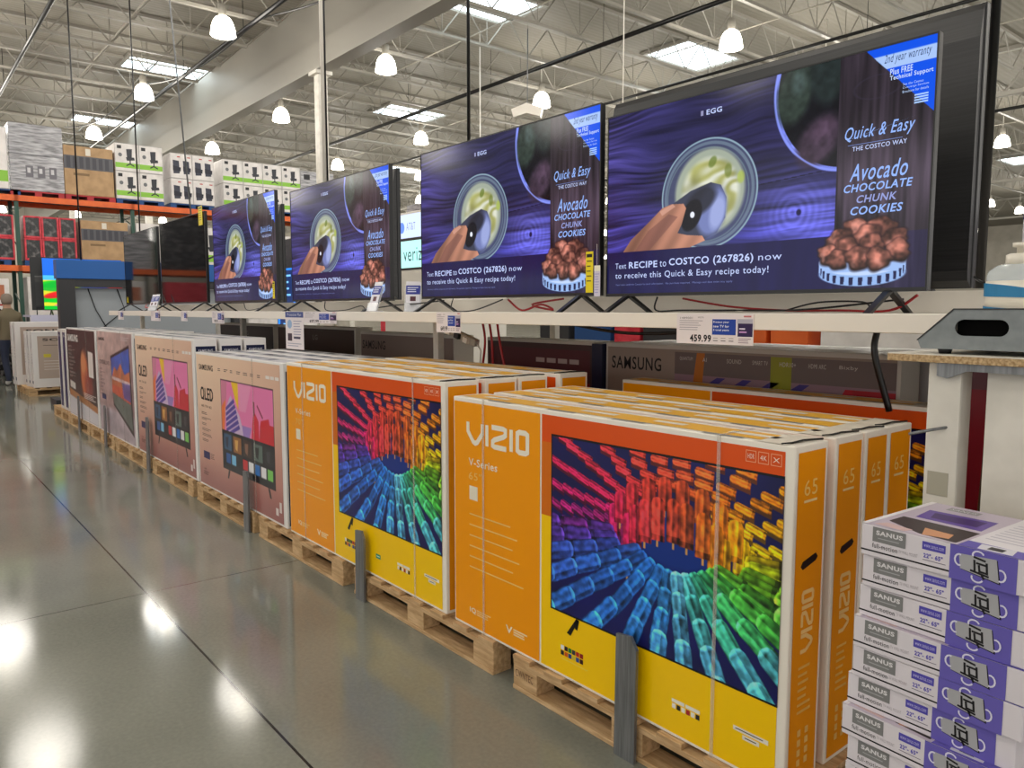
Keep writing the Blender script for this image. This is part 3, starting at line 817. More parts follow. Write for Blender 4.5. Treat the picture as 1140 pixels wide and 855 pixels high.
# =================================================================== TV CARTONS
VO = rgb(246, 156, 0); VY = rgb(252, 204, 0); VR = rgb(222, 82, 14); VW = rgb(240, 234, 222)
def vizio_logo(p, u0, v0, u1, v1, col, w, l=1):
    U = lambda x: u0 + (u1 - u0) * x
    V = lambda y: v0 + (v1 - v0) * y
    def st(pts, closed=False): p.stroke([(U(a), V(b)) for a, b in pts], w, col, l, closed)
    st([(0.02, 0.0), (0.02, .45), (0.11, .92), (.145, .98), (.18, .92), (0.27, .45), (0.27, 0.0)])
    st([(.345, 0), (.345, 1)])
    st([(.425, .05), (.61, .05), (.645, .10), (.645, .32), (.61, .42), (.47, .62), (.44, .72), (.44, .90), (.47, .95), (.66, .95)])
    st([(.735, 0), (.735, 1)])
    st([(.83, .12), (.86, .05), (.95, .05), (.98, .12), (.98, .88), (.95, .95), (.86, .95), (.83, .88)], True)
def vizio_carton(w, h, d, size, label, loc, jitter=0.0, full=True):
    t = thing('tv_carton', label, 'tv box', loc)
    a = MB()
    a.box((0, 0, 0), (w, d, h), VW, {'+y': VO})
    a.build('carton', PRT, t, 0.004)
    # side prints
    a = MB(); p = Panel(a, (w, 0.016, h), (0, d - 0.03, 0), (0, 0, -h), (1, 0, 0))
    p.rect(0.0, 0.02, 1, 0.985, rgb(236, 148, 0), 0)
    p.text(size, 0.24, 0.10, 0.72, 0.145, rgb(238, 196, 110), 1); p.rect(0.24, 0.157, 0.72, 0.164, rgb(236, 210, 150), 1)
    # vertical VIZIO wordmark reading upwards
    q = Panel(a, (w, 0.016 + (d - 0.03) * 0.30, h * 0.40), (0, 0, h * 0.18), (0, (d - 0.03) * 0.42, 0), (1, 0, 0))
    vizio_logo(q, 0, 0, 1, 1, rgb(240, 200, 130), 0.012, 1)
    p.lines(0.25, 0.64, 0.75, 7, 0.022, rgb(232, 180, 90), 1, 0.008, 3, 0.6)
    for k in range(4):
        p.rect(0.3, 0.83 + 0.03 * k, 0.42, 0.85 + 0.03 * k, rgb(235, 190, 110), 1); p.rect(0.58, 0.83 + 0.03 * k, 0.70, 0.85 + 0.03 * k, rgb(235, 190, 110), 1)
    a.build('side_print', PRT, t)
    a = MB(); a.prism([(0.032 + 0.0, 0.0)] and [(0.045, h * 0.655), (0.055, h * 0.645), (d - 0.05, h * 0.66), (d - 0.04, h * 0.67), (d - 0.05, h * 0.682), (0.055, h * 0.668)], 'x', w - 0.002, w + 0.0025, rgb(14, 12, 12))
    a.build('hand_hole', PRT, t)
    a = MB(); p = Panel(a, (0.012, 0, h), (w - 0.024, 0, 0), (0, d, 0), (0, 0, 1))
    r = random.Random(int(w * 100 + loc[1] * 77))
    p.rect(0.01, 0.16, 0.98, 0.80, rgb(240, 182, 60), 0)
    x = 0.06 + 0.05 * r.random()
    while x < 0.9:
        L = 0.07 + 0.05 * r.random(); p.rect(x, 0.40, x + L, 0.60, rgb(236, 228, 214), 1); x += L + 0.06 + 0.08 * r.random()
    for k in range(4):
        u = 0.1 + 0.22 * k + 0.05 * r.random(); p.rect(u, 0.02, u + 0.09, 0.13, rgb(150, 148, 150), 1)
    p.rect(0.93, 0.0, 0.99, 1.0, rgb(232, 224, 208), 1)
    a.build('top_print', PRT, t)
    a = MB(); a.tube([(w - 0.045, 0.004, h + 0.002), (w - 0.03, 0.03, h + 0.004), (w - 0.028, d * 0.5, h + 0.006), (w - 0.012, d - 0.01, h + 0.004)], 0.003, 5, rgb(20, 18, 16)); a.build('flap_seam', PRT, t)
    # front
    a = MB(); p = Panel(a, (0, 0, h), (w, 0, 0), (0, 0, -h), (0, -1, 0))
    k = 0.355
    p.rect(0.005, 0.018, k - 0.003, 0.988, VO, 0)
    p.rect(k + 0.003, 0.018, 0.982, 0.30, VR, 0)
    p.rect(k + 0.003, 0.30, 0.982, 0.988, VY, 0)
    if full:
        p.rect(k + 0.003, 0.12, k + 0.04, 0.40, rgb(214, 110, 16), 1)
        vizio_logo(p, 0.062, 0.10, 0.312, 0.188, rgb(240, 232, 214), 0.021, 2)
        p.text('V-Series', 0.07, 0.253, 0.19, 0.285, rgb(240, 232, 214), 2, bold=0.01)
        p.text(size + '"', 0.07, 0.312, 0.125, 0.345, rgb(240, 196, 110), 2)
        p.rect(0.072, 0.372, 0.108, 0.432, rgb(236, 228, 206), 2)
        for q in range(6): p.lines(0.072, 0.492 + 0.046 * q, [0.25, 0.27, 0.26, 0.28, 0.255, 0.30][q], 1, 1, rgb(240, 200, 120), 2, 0.005, q, 0.05)
        p.text('IQ', 0.072, 0.905, 0.098, 0.93, rgb(245, 235, 210), 2, bold=0.02); p.lines(0.102, 0.907, 0.165, 3, 0.009, rgb(244, 214, 150), 2, 0.004)
        p.text('V', 0.225, 0.905, 0.25, 0.935, rgb(245, 235, 210), 2, bold=0.02); p.lines(0.255, 0.908, 0.31, 3, 0.01, rgb(244, 220, 170), 2, 0.006)
        # icons top right
        for q, s_ in enumerate(('HDR', '4K', 'X')):
            u = 0.905 + 0.025 * q
            p.frame(u, 0.028, u + 0.021, 0.062, 0.0012, 0.002, rgb(236, 170, 130), 2)
            p.text(s_, u + 0.004, 0.038, u + 0.017, 0.052, rgb(244, 226, 210), 2)
        cols = [rgb(230, 230, 232), rgb(40, 20, 40), rgb(30, 130, 50), rgb(60, 60, 70), rgb(190, 40, 40), rgb(150, 20, 30), rgb(40, 40, 50), rgb(210, 90, 30), rgb(40, 70, 140), rgb(220, 200, 60), rgb(50, 80, 150), rgb(60, 20, 30)]
        for q in range(12):
            u = 0.428 + 0.0125 * (q % 6); v = 0.875 + 0.021 * (q // 6)
            p.rect(u, v, u + 0.0105, v + 0.017, cols[q], 2)
        p.lines(0.428, 0.925, 0.52, 1, 1, rgb(240, 214, 90), 2, 0.003)
        p.rect(0.628, 0.880, 0.655, 0.902, rgb(28, 150, 124), 2); p.lines(0.632, 0.888, 0.652, 1, 1, rgb(220, 240, 230), 3, 0.005)
        p.rect(0.752, 0.872, 0.783, 0.884, rgb(236, 232, 224), 2); p.rect(0.786, 0.872, 0.82, 0.884, rgb(236, 232, 224), 2)
        for q in range(6): p.rect(0.753 + 0.0115 * q, 0.888, 0.762 + 0.0115 * q, 0.904, [rgb(236, 232, 224), rgb(30, 24, 30), rgb(240, 236, 228), rgb(170, 30, 40), rgb(240, 236, 228), rgb(30, 24, 40)][q], 2)
        p.rect(0.895, 0.862, 0.968, 0.876, rgb(238, 232, 216), 2); p.rect(0.915, 0.880, 0.95, 0.894, rgb(238, 232, 216), 2)
        p.lines(0.90, 0.867, 0.96, 1, 1, rgb(60, 50, 40), 3, 0.003); p.lines(0.92, 0.885, 0.945, 1, 1, rgb(60, 50, 40), 3, 0.003)
        for u in (0.478, ): p.poly([(u, 0.752), (u + 0.008, 0.754), (u - 0.018, 0.825), (u - 0.030, 0.82)], rgb(14, 14, 14), 3); p.poly([(u + 0.002, 0.755), (u + 0.010, 0.755), (u + 0.004, 0.795), (u - 0.004, 0.79)], rgb(14, 14, 14), 3)
    a.build('front_print', GLOSSPRT, t)
    # picture bleeding to the right edge
    a = MB(); p = Panel(a, (0, 0, h), (w, 0, 0), (0, 0, -h), (0, -1, 0))
    p.rect(0.392, 0.086, 0.983, 0.752, rgb(12, 12, 14), 2); a.build('pictured_screen_edge', GLOSSPRT, t)
    key = ('pop', round(w, 3), round(h, 3))
    if key not in ARTC:
        ARTC[key] = A_pop.mesh('picture', (w * 0.3965, 0, h * (1 - 0.093)), (w * 0.5865, 0, 0), (0, 0, -h * 0.652), (0, -1, 0), GLOSSPRT, 0.0032)
    art_obj('front_picture', ARTC[key], t)
    if full:
        for u in (0.13, 0.845):
            a = MB(); a.prism([(-0.0052, 0.0), (-0.0052, h + 0.0041), (d, h + 0.0041), (d, h + 0.0035), (-0.0046, h + 0.0035), (-0.0046, 0.0)], 'x', w * u, w * u + 0.013)
            a.build('clear_strap', M_strap, t)
    return t
ARTC = {}
PZ = 0.141
vlab = ['nearest 65-inch orange and yellow TV box, its popsicle picture in full view',
        '65-inch orange TV box, second from the aisle in the nearest stack', '65-inch orange TV box, third from the aisle in the nearest stack',
        '65-inch orange TV box at the back of the nearest stack, farthest from the aisle']
for k, (y, dd) in enumerate([(1.885, 0.172), (2.075 + 0.03, 0.165), (2.275, 0.150), (2.43, 0.165)]):
    vizio_carton(1.60, 0.992, dd, '65', vlab[k], (-2.695 - 0.003 * (k % 2), y, PZ), full=(k == 0))
vlab = ['70-inch orange and yellow TV box at the front of the second orange stack',
        '70-inch orange TV box, second from the aisle in the second orange stack', '70-inch orange TV box, third from the aisle in the second orange stack',
        '70-inch orange TV box at the back of the second orange stack']
for k, (y, dd) in enumerate([(1.885, 0.185), (2.11, 0.185), (2.305, 0.18), (2.57, 0.19)]):
    vizio_carton(1.69, 1.045, dd, '70', vlab[k], (-4.45 - 0.003 * (k % 2), y, PZ), full=(k == 0))
vizio_carton(1.60, 0.992, 0.17, '65', 'orange TV box in the second row behind the nearest stack, red band in shade', (-2.78, 3.04, PZ), full=False)

def samsung_carton(w, h, d, label, loc, art='qled', full=True, dark_side=True):
    t = thing('tv_carton', label, 'tv box', loc)
    a = MB(); a.box((0, 0, 0), (w, d, h), rgb(236, 233, 230)); a.build('carton', PRT, t, 0.004)
    a = MB(); p = Panel(a, (w, 0.014, h), (0, d - 0.028, 0), (0, 0, -h), (1, 0, 0))
    p.rect(0.0, 0.05, 1, 0.985, rgb(22, 30, 66), 0); p.text('SAMSUNG', 0.14, 0.072, 0.86, 0.092, rgb(226, 228, 236), 1, bold=0.02)
    p.lines(0.2, 0.2, 0.8, 8, 0.05, rgb(60, 70, 110), 1, 0.01)
    a.build('side_print', PRT, t)
    a = MB(); p = Panel(a, (0.012, 0, h), (w - 0.024, 0, 0), (0, d, 0), (0, 0, 1)); r = random.Random(int(loc[1] * 91))
    p.rect(0.02, 0.14, 0.98, 0.86, rgb(206, 204, 208), 0)
    x = 0.05
    while x < 0.88:
        L = 0.05 + 0.09 * r.random(); p.rect(x, 0.3, x + L, 0.7, [rgb(90, 94, 112), rgb(150, 150, 160), rgb(60, 60, 76)][r.randrange(3)], 1); x += L + 0.04 + 0.06 * r.random()
    a.build('top_print', PRT, t)
    A = {'qled': A_qled, 'rock': A_rock, 'black': A_blk}[art]
    key = (art, round(w, 3), round(h, 3))
    if key not in ARTC: ARTC[key] = A.mesh('picture', (w * 0.008, 0, h * 0.985), (w * 0.962, 0, 0), (0, 0, -h * 0.97), (0, -1, 0), GLOSSPRT, 0.0012)
    art_obj('front_picture', ARTC[key], t)
    if full:
        a = MB(); p = Panel(a, (0, 0, h), (w, 0, 0), (0, 0, -h), (0, -1, 0))
        dk = rgb(28, 24, 28)
        if art == 'qled':
            p.text('SAMSUNG', 0.048, 0.085, 0.235, 0.125, dk, 3, bold=0.012)
            p.stroke([(0.07, 0.262), (0.062, 0.285), (0.062, 0.315), (0.07, 0.338), (0.092, 0.338), (0.10, 0.315), (0.10, 0.285), (0.092, 0.262)], 0.016, dk, 3, True)
            p.stroke([(0.088, 0.325), (0.102, 0.346)], 0.016, dk, 3)
            p.stroke([(0.118, 0.258), (0.118, 0.338), (0.145, 0.338)], 0.016, dk, 3)
            p.stroke([(0.178, 0.262), (0.152, 0.262), (0.152, 0.338), (0.178, 0.338)], 0.016, dk, 3); p.stroke([(0.152, 0.298), (0.176, 0.298)], 0.014, dk, 3)
            p.stroke([(0.188, 0.262), (0.205, 0.262), (0.22, 0.285), (0.22, 0.315), (0.205, 0.338), (0.188, 0.338)], 0.016, dk, 3, True)
            p.text('4K TV 82', 0.06, 0.385, 0.20, 0.402, rgb(100, 84, 78), 3)
            for q in range(6): p.lines(0.06, 0.44 + 0.04 * q, 0.20, 2, 0.011, rgb(110, 90, 84), 3, 0.004, q, 0.6)
            p.rect(0.07, 0.73, 0.155, 0.785, rgb(56, 50, 96), 3); p.lines(0.165, 0.735, 0.22, 4, 0.011, rgb(110, 90, 84), 3, 0.004)
            p.text('Q60', 0.06, 0.86, 0.10, 0.875, rgb(90, 60, 60), 3); p.lines(0.06, 0.885, 0.14, 3, 0.01, rgb(90, 64, 62), 3, 0.004)
            for q in range(7): p.lines(0.30 + 0.075 * q, 0.095, 0.35 + 0.075 * q, 2, 0.012, rgb(104, 82, 76), 3, 0.005, q, 0.5)
            for q in range(3): p.rect(0.835 + 0.045 * q, 0.09, 0.872 + 0.045 * q, 0.11, rgb(236, 228, 222), 3)
            p.rect(0.90, 0.90, 0.925, 0.945, rgb(226, 214, 210), 3); p.rect(0.935, 0.855, 0.955, 0.92, rgb(226, 214, 210), 3)
        elif art == 'rock':
            p.text('SAMSUNG', 0.06, 0.07, 0.24, 0.10, rgb(90, 76, 78), 3, bold=0.02); p.text('CRYSTAL UHD', 0.06, 0.29, 0.36, 0.33, rgb(70, 56, 60), 3)
            for q in range(8): p.lines(0.06, 0.37 + 0.035 * q, 0.22, 2, 0.011, rgb(120, 100, 104), 3, 0.004, q, 0.6)
            p.rect(0.10, 0.62, 0.22, 0.67, rgb(56, 60, 104), 3); p.lines(0.70, 0.05, 0.93, 3, 0.013, rgb(206, 196, 196), 3, 0.005)
        else:
            p.text('SAMSUNG', 0.05, 0.075, 0.42, 0.145, rgb(226, 222, 218), 3, bold=0.05)
            for q in range(9): p.lines(0.06, 0.20 + 0.042 * q, 0.32, 2, 0.012, rgb(170, 160, 154), 3, 0.005, q, 0.6)
            p.lines(0.55, 0.69, 0.95, 4, 0.016, rgb(220, 210, 204), 3, 0.007)
        a.build('lettering', PRT, t)
        a = MB()
        a.box((w * 0.70, -0.0052, 0.0), (w * 0.70 + 0.010, -0.0046, h + 0.0035)); a.build('clear_strap', M_strap, t)
    return t
def sam_stack(x, w, h, n, art, what, d=0.165, gap=0.03):
    pos = ['front box of', 'second box from the aisle in', 'third box from the aisle in', 'rearmost box of']
    for k in range(n):
        samsung_carton(w, h, d, '%s %s' % (pos[k], what), (x + (0.004 if k % 2 else 0), 1.885 + k * (d + gap), PZ), art, k == 0)
sam_stack(-6.18, 1.68, 1.035, 4, 'qled', 'the nearer stack of pink and beige TV cartons', 0.17)
sam_stack(-8.02, 1.80, 1.13, 3, 'qled', 'the farther stack of pink and beige TV cartons', 0.18, 0.02)
sam_stack(-9.70, 1.60, 1.14, 3, 'rock', 'the TV carton stack pictured with orange rocks', 0.18, 0.02)
sam_stack(-11.52, 1.75, 1.13, 3, 'black', 'the TV carton stack with a black front', 0.18, 0.02)
for k, (x, lb) in enumerate([(-12.28, 'narrow white and navy carton standing end-on at the far left of the row'), (-11.95, 'narrow white and navy carton between the end-on one and the black-fronted stack')]):
    t = thing('tv_carton', lb, 'tv box', (x, 1.90, PZ)); a = MB(); a.box((0, 0, 0), (0.26, 0.9, 1.10), rgb(222, 218, 214)); a.build('carton', PRT, t, 0.004)
    a = MB(); p = Panel(a, (0.02, 0, 1.08), (0.22, 0, 0), (0, 0, -1.06), (0, -1, 0)); p.rect(0.12, 0.02, 0.88, 0.98, rgb(30, 40, 90), 0); p.text('SAMSUNG', 0.2, 0.05, 0.8, 0.08, rgb(230, 230, 240), 1); a.build('end_print', PRT, t)
# second row, shaded samsung cartons under the shelf: shade mixed into the front colours
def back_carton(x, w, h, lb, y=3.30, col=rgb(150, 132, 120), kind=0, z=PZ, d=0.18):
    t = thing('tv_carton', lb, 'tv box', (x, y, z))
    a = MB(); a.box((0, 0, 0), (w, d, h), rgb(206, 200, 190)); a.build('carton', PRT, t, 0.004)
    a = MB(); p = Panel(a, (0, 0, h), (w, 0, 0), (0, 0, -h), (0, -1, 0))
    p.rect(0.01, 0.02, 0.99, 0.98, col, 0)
    if kind == 0:
        p.text('SAMSUNG', 0.03, 0.065, 0.245, 0.125, rgb(14, 12, 12), 1, bold=0.012)
        p.rect(0.30, 0.03, 0.99, 0.60, rgb(112, 96, 92), 1); p.rect(0.30, 0.13, 0.99, 0.60, rgb(150, 118, 130), 2)
        p.poly([(0.385, 0.03), (0.415, 0.03), (0.40, 0.3), (0.36, 0.3)], rgb(190, 110, 30), 3)
        for q in range(4): p.poly([(0.40 + 0.09 * q, 0.19), (0.46 + 0.09 * q, 0.135), (0.49 + 0.09 * q, 0.135), (0.43 + 0.09 * q, 0.20)], rgb(66, 52, 130), 3)
        p.rect(0.64, 0.03, 0.705, 0.19, rgb(150, 150, 30), 3); p.poly([(0.86, 0.14), (0.9, 0.14), (0.86, 0.30), (0.80, 0.30)], rgb(190, 24, 40), 3); p.rect(0.88, 0.14, 0.99, 0.60, rgb(176, 22, 36), 4)
        for q, s_ in enumerate(('QUANTUM', 'AI', 'SOUND', 'SMART TV', 'HDR10+', 'HDMI ARC', 'Bixby')):
            u = 0.32 + 0.087 * q; p.text(s_, u, 0.05, u + (0.05 if len(s_) > 3 else 0.015), 0.068, rgb(206, 198, 190), 4)
    elif kind == 1:
        p.rect(0.03, 0.05, 0.97, 0.22, rgb(88, 40, 46), 1); p.rect(0.03, 0.22, 0.97, 0.6, rgb(150, 20, 26), 1)
        for q in range(4): p.rect(0.50 + 0.10 * q, 0.10, 0.58 + 0.10 * q, 0.125, rgb(180, 160, 156), 2)
    elif kind == 5:
        p.poly([(0.1, 0.45), (0.16, 0.45), (0.3, 0.9), (0.2, 0.9)], rgb(206, 150, 176), 1); p.poly([(0.02, 0.62), (0.2, 0.5), (0.2, 0.53), (0.02, 0.66)], rgb(190, 40, 70), 1); p.rect(0.02, 0.02, 0.98, 0.12, rgb(90, 40, 50), 1)
    else:
        p.text('LG', 0.5, 0.07, 0.56, 0.11, rgb(140, 130, 124), 1) if kind == 3 else p.text('SAMSUNG', 0.03, 0.065, 0.3, 0.125, rgb(20, 18, 18), 1, bold=0.012)
    a.build('front_print', PRT, t); return t
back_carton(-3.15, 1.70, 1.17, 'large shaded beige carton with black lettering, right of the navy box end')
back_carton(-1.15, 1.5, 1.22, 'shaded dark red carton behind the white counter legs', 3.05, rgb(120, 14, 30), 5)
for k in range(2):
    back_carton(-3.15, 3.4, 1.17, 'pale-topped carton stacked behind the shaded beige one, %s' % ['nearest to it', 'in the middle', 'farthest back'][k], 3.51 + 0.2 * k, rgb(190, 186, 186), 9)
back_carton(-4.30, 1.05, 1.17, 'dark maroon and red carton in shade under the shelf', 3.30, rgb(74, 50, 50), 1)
t = thing('tv_carton', 'navy carton end between the maroon and beige cartons under the shelf', 'tv box', (-3.24, 3.27, PZ))
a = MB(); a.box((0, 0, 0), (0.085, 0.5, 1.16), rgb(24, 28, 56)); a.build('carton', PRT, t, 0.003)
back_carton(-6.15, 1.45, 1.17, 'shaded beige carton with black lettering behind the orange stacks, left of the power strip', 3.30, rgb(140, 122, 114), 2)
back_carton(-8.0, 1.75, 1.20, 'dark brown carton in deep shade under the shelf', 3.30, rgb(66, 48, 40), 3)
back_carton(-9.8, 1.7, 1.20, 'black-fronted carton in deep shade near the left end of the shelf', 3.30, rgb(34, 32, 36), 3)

# flat grey corner posts leaning on the pallets
def post(x, h, lb):
    a = MB(); a.prism([(-0.045, 0), (0.045, 0), (0.045, h - 0.04), (0.018, h), (-0.045, h - 0.008)], 'y', -0.006, 0.006)
    o = a.build('pallet_guard_plate', M_steel, loc=(x, 1.846, 0.0)); o.rotation_euler = (math.radians(-0.6), 0, 0)
    return tag(o, lb, 'metal plate')
post(-1.655, 0.43, 'upright grey steel plate in front of the nearest pallet')
post(-3.49, 0.37, 'upright grey steel plate in front of the second orange stack')
post(-5.09, 0.42, 'upright grey steel plate in front of the nearer pink stack')
post(-7.56, 0.52, 'upright grey steel plate in front of the farther pink stack')
post(-9.3, 0.46, 'upright grey steel plate before the rock-pictured stack')
post(-10.75, 0.44, 'upright grey steel plate before the black-fronted stack')

# =================================================================== TV SHELF
SH = 1.487
t = thing('display_shelf', 'long white steel shelf carrying the row of televisions', 'shelf', (0, 0, 0))
a = MB(); a.box((-12.15, 2.55, SH - 0.012), (-0.62, 4.07, SH)); a.build('shelf_top', M_white, t)
a = MB(); a.box((-12.15, 2.535, SH - 0.062), (-0.62, 2.56, SH + 0.001)); a.build('front_beam', M_white, t, 0.003)
a = MB(); a.box((-12.15, 2.95, SH - 0.075), (-0.62, 2.985, SH - 0.013)); a.build('middle_rail', M_white, t, 0.003)
a = MB(); a.box((-12.15, 4.045, SH - 0.062), (-0.62, 4.07, SH - 0.013)); a.build('rear_beam', M_white, t)
a = MB(); a.box((-12.1, 3.14, SH), (-0.66, 3.17, SH + 0.085)); a.build('centre_divider', M_white, t, 0.003)
for x in (-12.08, -8.08, -4.42, -0.72):
    for y in (2.925, 4.0):
        if x == -0.72 and y == 2.93: continue
        a = MB(); a.box((x, y, 0), (x + 0.06, y + 0.05, SH - 0.063)); a.build('upright', M_offwhite, t, 0.003)

# =================================================================== TELEVISIONS
TVW, TVH = 1.475, 0.84
A_dark = None
def tv_text(par):
    def np_():
        a = MB(); return a, Panel(a, (-TVW / 2, 0, 0.075 + TVH), (TVW, 0, 0), (0, 0, -TVH), (0, -1, 0), base=0.0028, step=0.0004)
    a, p = np_()
    wh = rgb(196, 210, 255); sk = rgb(150, 185, 255)
    p.text('1', 0.362, 0.087, 0.371, 0.111, rgb(150, 150, 190), 0); p.text('EGG', 0.382, 0.087, 0.433, 0.111, wh, 0, bold=0.02)
    a.build('egg_text', SCR, par); a, p = np_()
    p.text('Quick & Easy', 0.792, 0.305, 0.957, 0.372, sk, 0, shear=0.35, bold=0.006)
    p.rect(0.80, 0.379, 0.93, 0.3815, rgb(110, 130, 190), 0)
    p.text('THE COSTCO WAY', 0.812, 0.388, 0.94, 0.406, wh, 0, bold=0.01)
    p.text('Avocado', 0.808, 0.462, 0.945, 0.532, sk, 0, shear=0.35, bold=0.008)
    p.text('CHOCOLATE', 0.795, 0.545, 0.957, 0.577, sk, 0, shear=0.2, bold=0.02)
    p.text('CHUNK', 0.828, 0.594, 0.922, 0.624, rgb(150, 160, 220), 0, shear=0.2, bold=0.02)
    p.text('COOKIES', 0.814, 0.640, 0.937, 0.673, sk, 0, shear=0.2, bold=0.02)
    a.build('title_text', SCR, par); a, p = np_()
    p.text('Text', 0.040, 0.815, 0.086, 0.846, wh, 0); p.text('RECIPE', 0.098, 0.812, 0.212, 0.846, wh, 0, bold=0.02)
    p.text('to', 0.222, 0.815, 0.247, 0.846, wh, 0); p.text('COSTCO (267826)', 0.258, 0.806, 0.546, 0.852, wh, 0, bold=0.02); p.text('now', 0.562, 0.820, 0.632, 0.842, wh, 0)
    p.text('to receive this Quick & Easy recipe today!', 0.040, 0.868, 0.594, 0.910, wh, 0, bold=0.004)
    p.text('Your text confirms Costco to send information.  No purchase required.  Message and data rates may apply.', 0.042, 0.930, 0.484, 0.942, rgb(120, 130, 190), 0)
    a.build('caption_text', SCR, par); a, p = np_()
    p.text('2nd year warranty', 0.880, 0.042, 0.985, 0.086, rgb(40, 60, 110), 0, shear=0.3)
    p.text('Plus FREE', 0.895, 0.103, 0.945, 0.126, rgb(200, 220, 255), 0, bold=0.02); p.text('Technical Support', 0.895, 0.130, 0.99, 0.152, rgb(200, 220, 255), 0, bold=0.02)
    p.text('See the Costco', 0.925, 0.168, 0.97, 0.178, rgb(190, 215, 255), 0); p.text('Concierge Services', 0.925, 0.183, 0.982, 0.193, rgb(190, 215, 255), 0); p.text('Brochure for details', 0.925, 0.198, 0.982, 0.208, rgb(190, 215, 255), 0)
    for q in range(4): p.rect(0.952, 0.222 + 0.010 * q, 0.982, 0.228 + 0.010 * q, rgb(170, 205, 255), 0)
    a.build('corner_text', SCR, par)
SCRMESH = A_scr.mesh('screen', (-TVW / 2 + 0.006, 0, 0.075 + TVH - 0.006), (TVW - 0.012, 0, 0), (0, 0, -(TVH - 0.018)), (0, -1, 0), SCR, 0.0015)
def tv_set(label, loc, sx, sz, on=True, text=True, rear=False, screen_me=None):
    kx, k0, k1 = (0.4975, 0.078, 0.912) if rear else (0.42, 0.10, 0.62)
    t = thing('television', label, 'television', loc)
    a = MB(); a.box((-TVW / 2, 0.0, 0.075), (TVW / 2, 0.028, 0.075 + TVH)); a.build('casing', M_black, t, 0.003)
    a = MB(); a.prism([(0.028, k0), (0.06, k0 + 0.02), (0.065, k0 + 0.05), (0.065, k1 - 0.10), (0.045, k1 - 0.02), (0.028, k1)], 'x', -TVW * kx, TVW * kx); a.build('back_shell', M_tvback, t)
    # raised bezel strips
    a = MB(); z0, z1 = 0.075, 0.075 + TVH; W2 = TVW / 2
    a.box((-W2, -0.004, z0), (W2, 0.001, z0 + 0.014)); a.box((-W2, -0.004, z1 - 0.006), (W2, 0.001, z1)); a.box((-W2, -0.004, z0 + 0.014), (-W2 + 0.006, 0.001, z1 - 0.006)); a.box((W2 - 0.006, -0.004, z0 + 0.014), (W2, 0.001, z1 - 0.006))
    a.build('bezel', M_black, t)
    if screen_me is not None:
        s = art_obj('screen', screen_me, t)
    elif on:
        s = art_obj('screen', SCRMESH, t)
    else:
        a = MB(); a.box((-W2 + 0.006, -0.0015, z0 + 0.014), (W2 - 0.006, 0.0012, z1 - 0.006)); s = a.build('screen', M_glass_off, t)
    if on and text and screen_me is None:
        tv_text(s)
    for x in (-W2 + 0.13, W2 - 0.13):
        a = MB()
        for sg in (-1, 1):
            a.prism([(0.014 + sg * 0.0 - 0.016, 0.082), (0.014 + 0.016, 0.082), (0.014 + sg * 0.155 + 0.012, 0.0), (0.014 + sg * 0.155 - 0.012, 0.0)], 'x', x - 0.012, x + 0.012)
        a.build('foot', M_black, t)
    t.scale = (sx, 1, sz)
    return t
def tv_at(x0, x1, ztop, label, **kw):
    return tv_set(label, ((x0 + x1) / 2, 2.722, SH + 0.001), (x1 - x0) / TVW, (ztop - SH) / (0.075 + TVH), **kw)
tv1 = tv_at(-2.60, -1.125, 2.402, 'largest and nearest television, showing the avocado cookie recipe')
tv2 = tv_at(-4.235, -2.645, 2.482, 'second television from the right showing the recipe, yellow label at its lower corner')
tv3 = tv_at(-6.25, -4.625, 2.482, 'third television from the right showing the recipe, beside the white pole')
tv4 = tv_at(-8.20, -6.57, 2.54, 'washed-out television fourth from the right, beside the two dark ones')
tv5 = tv_at(-10.13, -8.44, 2.54, 'switched-off dark television with a yellow tag on top', on=False)
tv6 = tv_at(-11.93, -10.26, 2.53, 'leftmost switched-off dark television at the shelf end', on=False)
# back-to-back sets facing the other aisle
def rear_tv(x0, x1, ztop, label, y=3.02):
    q = 3.30 / 3.02; x0 *= q; x1 *= q; ztop = 1.5 + (ztop - 1.5) * q
    t = tv_set(label, ((x0 + x1) / 2, 3.38, SH + 0.001 + 0.0), (x1 - x0) / TVW, (ztop - SH) / (0.075 + TVH), on=False, rear=True)
    t.rotation_euler = (0, 0, PI)
    return t
R1 = rear_tv(-2.88, -1.115, 2.575, 'big black television seen from behind, looming beyond the largest lit one')
rear_tv(-6.65, -5.106, 2.56, 'television seen from behind, its dark edge beside the third lit one')
rear_tv(-8.9, -7.25, 2.52, 'rear-facing television hidden behind the washed-out one')
# stickers
def sticker(par_label, x, z, w, h, y=2.714, col=rgb(238, 216, 30), name='energy_label'):
    a = MB(); a.box((x, y, z), (x + w, y + 0.0008, z + h), col)
    p = Panel(a, (x, y, z + h), (w, 0, 0), (0, 0, -h), (0, -1, 0), base=0.0004)
    p.rect(0.12, 0.06, 0.88, 0.14, rgb(30, 30, 20), 0); p.lines(0.15, 0.22, 0.85, 5, 0.12, rgb(110, 100, 30), 0, 0.03)
    return tag(a.build(name, PRT), par_label, 'label')
sticker('yellow energy label stuck to the lower corner of the second television', -2.735, 1.585, 0.05, 0.20)
sticker('small yellow label at the lower corner of the washed-out television', -6.66, 1.60, 0.045, 0.15)
sticker('yellow tag on the top corner of the dark television', -8.62, 2.40, 0.13, 0.20)
sticker('tiny yellow label at the lower corner of the leftmost dark television', -11.85, 1.60, 0.06, 0.08)
